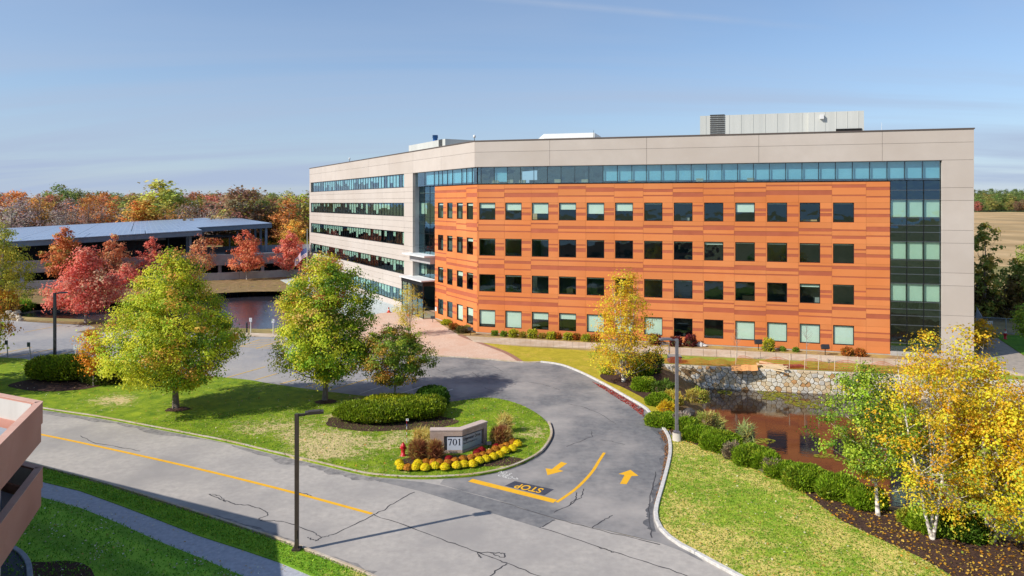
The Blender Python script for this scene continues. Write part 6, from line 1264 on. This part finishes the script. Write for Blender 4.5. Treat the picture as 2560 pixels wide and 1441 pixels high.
# ---- woods beyond
def far_template(kind, seed):
    rng = np.random.default_rng(seed); R = random.Random(seed); H = 1.0
    if kind == 'round': pf = [(.12, .2), (.25, .36), (.45, .44), (.7, .38), (.88, .24), (1, .06)]; n, ncl, ls = 2600, 90, .048
    elif kind == 'tall': pf = [(.12, .14), (.3, .24), (.55, .27), (.8, .19), (.93, .11), (1, .03)]; n, ncl, ls = 2200, 80, .045
    elif kind == 'spread': pf = [(.15, .2), (.3, .45), (.5, .56), (.72, .5), (.9, .3), (1, .08)]; n, ncl, ls = 3000, 110, .046
    elif kind == 'pine': pf = [(.1, .2), (.25, .24), (.6, .14), (.85, .06), (1, .01)]; n, ncl, ls = 1800, 80, .05
    else: pf = [(.15, .12), (.35, .26), (.6, .3), (.85, .2), (1, .05)]; n, ncl, ls = 900, 90, .03
    pt = np.array([p[0] for p in pf]); pr = np.array([p[1] for p in pf]); tt = rng.uniform(pt[0], 1, ncl * 5); tt = tt[rng.uniform(size=len(tt)) < np.interp(tt, pt, pr) / pr.max()][:ncl]; m = len(tt); th = rng.uniform(0, 6.28, m); ph = rng.uniform(0, 6.28, 3)
    rr = np.interp(tt, pt, pr) * (1 + .22 * np.sin(3 * th + ph[0] + 6 * tt) + .15 * np.sin(5 * th + ph[1])) * rng.uniform(0, 1, m) ** .5; C = np.stack([rr * np.cos(th), rr * np.sin(th), tt], 1); ci = rng.integers(m, size=n); off = rng.normal(size=(n, 3)) * np.array([.05, .05, .035]); P = C[ci] + off
    out = P - np.array([0, 0, .45]); out /= np.linalg.norm(out, axis=1, keepdims=True); nr = out * .6 + [0, 0, .4] + rng.normal(size=(n, 3)) * .5
    col = np.ones((n, 3)) * np.exp(rng.normal(0, .22, (m, 1)))[ci] * np.exp(rng.normal(0, .2, (n, 1))) * np.exp(rng.normal(0, .1, (m, 3)))[ci]
    cr = quads_mesh('crown', P, nr, ls * rng.uniform(.6, 1.3, n), col * .5, FARLEAF, rng=rng)
    mb = MB(); mb.tube([(0, 0, -.02), (.01, 0, .4), (0, .01, .9)], [.02, .014, .003], 6)
    for i in range(36 if kind == 'bare' else 14):
        c = Vector(C[R.randrange(m)]); z = max(.12, c.z - R.uniform(.12, .3)); mb.tube([(0, 0, z), Vector((0, 0, z)).lerp(c, .5) + Vector((0, 0, -.01)), c], [.007, .005, .002], 4, cap=False)
        if kind == 'bare':
            for _ in range(5): d = Vector((R.gauss(0, 1), R.gauss(0, 1), R.uniform(.3, 1.5))).normalized() * R.uniform(.05, .12); s0 = Vector((0, 0, z)).lerp(c, R.uniform(.4, 1)); mb.tube([s0, s0 + d], [.0026, .0012], 3, cap=False)
    tr = mb.mesh('trunk', mat('pale_far_bark', '8f8078', 'a89a90', 6, .9) if kind == 'bare' else BARK)
    return cr, tr
TPL = {k: [far_template(k, s) for s in range(3 if k != 'pine' else 1)] for k in ('round', 'tall', 'spread', 'pine', 'bare')}
def fartree(px, Y, ytop, kind, colr, label, group, rng_, z=0, wk=1.0):
    X = (px - 1280) * Y / FPX; H = CH - (ytop - HOR) * Y / FPX - z; cr, tr = rng_.choice(TPL[kind]); e = empty('forest_tree', (X, Y, z), rng_.uniform(0, 6.28)); tag(e, label, 'tree', group); c = lin(colr); j = math.exp(rng_.gauss(0, .1))
    for me, nm in ((cr, 'crown'), (tr, 'trunk')):
        o = bpy.data.objects.new(nm, me); COL.objects.link(o); o.parent = e; o.scale = (H * wk, H * wk, H); o.color = (c[0] * 2 * j, c[1] * 2 * j, c[2] * 2 * j, 1) if nm == 'crown' else (1, 1, 1, 1)
    return e
r = random.Random(77)
FC = {'orange': 'cc9052', 'gold': 'd0ac54', 'rust': 'b48062', 'green': '7a8c4a', 'olive': '9c9a52', 'brown': '8e7456', 'red': 'bc7062', 'grey': 'bcaaa4', 'yellowgreen': 'b0b054'}  # far-tree tones are muted: distance haze is mixed into the leaf colour
def zone(px): return 'beyond the left edge' if px < 0 else 'behind the left end of the solar roof' if px < 170 else 'behind the left half of the solar roof' if px < 340 else 'behind the middle of the solar roof' if px < 470 else 'behind the right half of the solar roof' if px < 610 else 'beside the office building'
def FT(px, Y, yt, kind, cn, wk=1.0):
    if px < 590: Y += 30
    row = 'front row' if Y < 263 else 'second row' if Y < 310 else 'skyline'; q = 'bare grey' if kind == 'bare' else cn.replace('yellowgreen', 'yellow green') + {'round': ' rounded', 'tall': ' slender', 'spread': ' spreading', 'pine': ' conical'}[kind]
    fartree(px, Y, yt, kind, FC['grey' if kind == 'bare' and cn in ('gold',) else cn], f'{q} tree, {row} of the wood, {zone(px)}', f'{q} trees in the wood behind the deck', r, 0, wk)
# distinctive ones, as they stand in the photograph
for a in [(85, 235, 492, 'round', 'gold', 1.2), (30, 240, 480, 'spread', 'orange'), (-30, 235, 478, 'round', 'orange'), (150, 300, 466, 'spread', 'green'), (195, 300, 468, 'round', 'green'), (255, 280, 482, 'round', 'orange'), (300, 280, 486, 'round', 'orange'), (330, 250, 480, 'round', 'olive', 1.2), (400, 230, 453, 'tall', 'yellowgreen', 1.45), (425, 245, 470, 'round', 'green'), (372, 260, 474, 'round', 'rust'),
          (500, 290, 482, 'round', 'orange'), (545, 260, 484, 'round', 'red'), (598, 215, 472, 'spread', 'brown', 1.25), (630, 225, 484, 'spread', 'olive', 1.1), (570, 235, 480, 'round', 'rust'), (690, 250, 478, 'round', 'green'), (660, 270, 486, 'round', 'olive'), (712, 215, 500, 'tall', 'orange', 1.3), (752, 225, 482, 'round', 'yellowgreen', 1.2), (730, 240, 480, 'round', 'olive'), (465, 250, 487, 'round', 'rust'), (120, 260, 482, 'round', 'rust'), (220, 255, 487, 'round', 'orange'), (10, 250, 490, 'tall', 'red')]: FT(*a)
for i in range(30): FT(-60 + i * 28 + r.uniform(-9, 9), r.uniform(212, 232), r.uniform(488, 518), r.choice(['bare', 'bare', 'bare', 'bare', 'tall']), r.choice(['grey', 'grey', 'grey', 'rust', 'orange', 'gold']), 1.25)
for i in range(26): FT(-60 + i * 33 + r.uniform(-10, 10), r.uniform(250, 275), r.uniform(485, 508), r.choice(['round', 'bare', 'bare', 'tall', 'round']), r.choice(['orange', 'rust', 'grey', 'gold', 'olive', 'green', 'orange']))
for i in range(30): FT(-60 + i * 29 + r.uniform(-10, 10), r.uniform(300, 400), r.uniform(474, 490), r.choice(['round', 'spread', 'round', 'pine'] if i % 5 else ['pine']), r.choice(['green', 'olive', 'orange', 'rust', 'green', 'gold']))
for i in range(14): FT(596 + i * 14 + r.uniform(-4, 4), r.uniform(205, 240), r.uniform(520, 575), r.choice(['tall', 'round', 'bare']), r.choice(['gold', 'orange', 'yellowgreen', 'orange', 'gold']))
def undergrowth(x0, x1, Y0, Y1, hmax, n, ls, seed, cols, label, z=0):
    rng = np.random.default_rng(seed); px = rng.uniform(x0, x1, n); Yv = rng.uniform(Y0, Y1, n); X = (px - 1280) * Yv / FPX; hh = hmax * (.5 + .5 * np.abs(np.sin(X * .23 + 1) * np.sin(X * .09))); P = np.stack([X, Yv, z + hh * rng.uniform(0, 1, n) ** .8], 1); pc = np.array([lin(c) for c in cols]); k = ((np.sin(X * .35) + np.sin(X * .13 + Yv * .3) + rng.normal(0, .8, n)) * 1.3 + len(cols) / 2).astype(int).clip(0, len(cols) - 1); col = pc[k] * np.exp(rng.normal(0, .25, (n, 1)))
    o = obj('undergrowth', quads_mesh('undergrowth', P, rng.normal(size=(n, 3)) * .7 + [0, -.3, .7], ls * rng.uniform(.6, 1.4, n), np.clip(col, 0, .8), LEAF, rng=rng)); tag(o, label, 'undergrowth', kind='stuff')
undergrowth(-80, 590, 236, 250, 4.5, 9000, .75, 1, ['6a7030', '8f8a34', 'b5863a', 'a8642c', '9a5038'], 'tangled autumn undergrowth at the edge of the wood')
undergrowth(560, 800, 190, 225, 5, 7000, .7, 5, ['7a8434', 'a8a03c', 'c8a040', 'c08040', 'b06a48'], 'yellow and orange brush seen under the end of the solar roof')
undergrowth(-80, 800, 255, 420, 8, 14000, 1.1, 3, ['6a5a3a', '7a6a44', '8f6a3c', '5a5a30'], 'dim mass of stems and brush inside the wood')
undergrowth(2425, 2640, 88, 99, 3.2, 3000, .4, 2, ['4a4426', '5a4c2c', '6a5630', '3e4422'], 'brown thicket behind the chain link fence')
# marsh and far wood on the right
sheet('marsh', [Vector(p) for p in ((60, 160, 0), (900, 160, 0), (1800, 1150, 0), (250, 1150, 0), (70, 400, 0))], .0, mat('marsh_grass', 'a88858', 'd2b284', .06, .95, .8, 1.5, c3='98825a', scale3=.02, stretch=(1, .3, 1), detail=10, bdist=.6))
hm = MB(); NX, NY = 30, 10
for i in range(NX + 1):
    for j in range(NY + 1): xx = -900 + 3200 * i / NX; yy = 1080 + 900 * j / NY; hm.v.append((xx, yy, -.5 + 13 * (1 - math.exp(-max(0, j) * .5)) * (1 + .2 * math.sin(i * 1.3))))
for i in range(NX):
    for j in range(NY): k = i * (NY + 1) + j; hm.f.append((k, k + NY + 1, k + NY + 2, k + 1)); hm.m.append(0)
hm.build('hill', mat('wood_floor', '4f5a34', '66703c', .05, .95))['kind'] = 'structure'
rw = random.Random(12)
def FR(px, Y, yt, kind, cn, z): fartree(px, Y, yt, kind, FC[cn], f'{cn} tree beyond the marsh, {"just right of the building" if px < 2490 else "near the right edge" if px < 2560 else "past the right edge"}, {"low at its edge" if Y < 1150 else "on the rise" if Y < 1350 else "on the skyline"}', f'{cn} trees beyond the marsh', rw, z, 1.1)
for i in range(22): FR(2425 + i * 9.5, rw.uniform(1090, 1120), rw.uniform(496, 512), rw.choice(['round', 'spread']), rw.choice(['green', 'orange', 'red', 'gold', 'brown', 'olive', 'green']), 1)
for i in range(16): FR(2420 + i * 13, rw.uniform(1200, 1300), rw.uniform(479, 487), rw.choice(['round', 'spread', 'round']), rw.choice(['green', 'green', 'olive']), 8)
for i in range(14): FR(2420 + i * 15, rw.uniform(1400, 1500), rw.uniform(471, 477), 'round', 'green', 10)
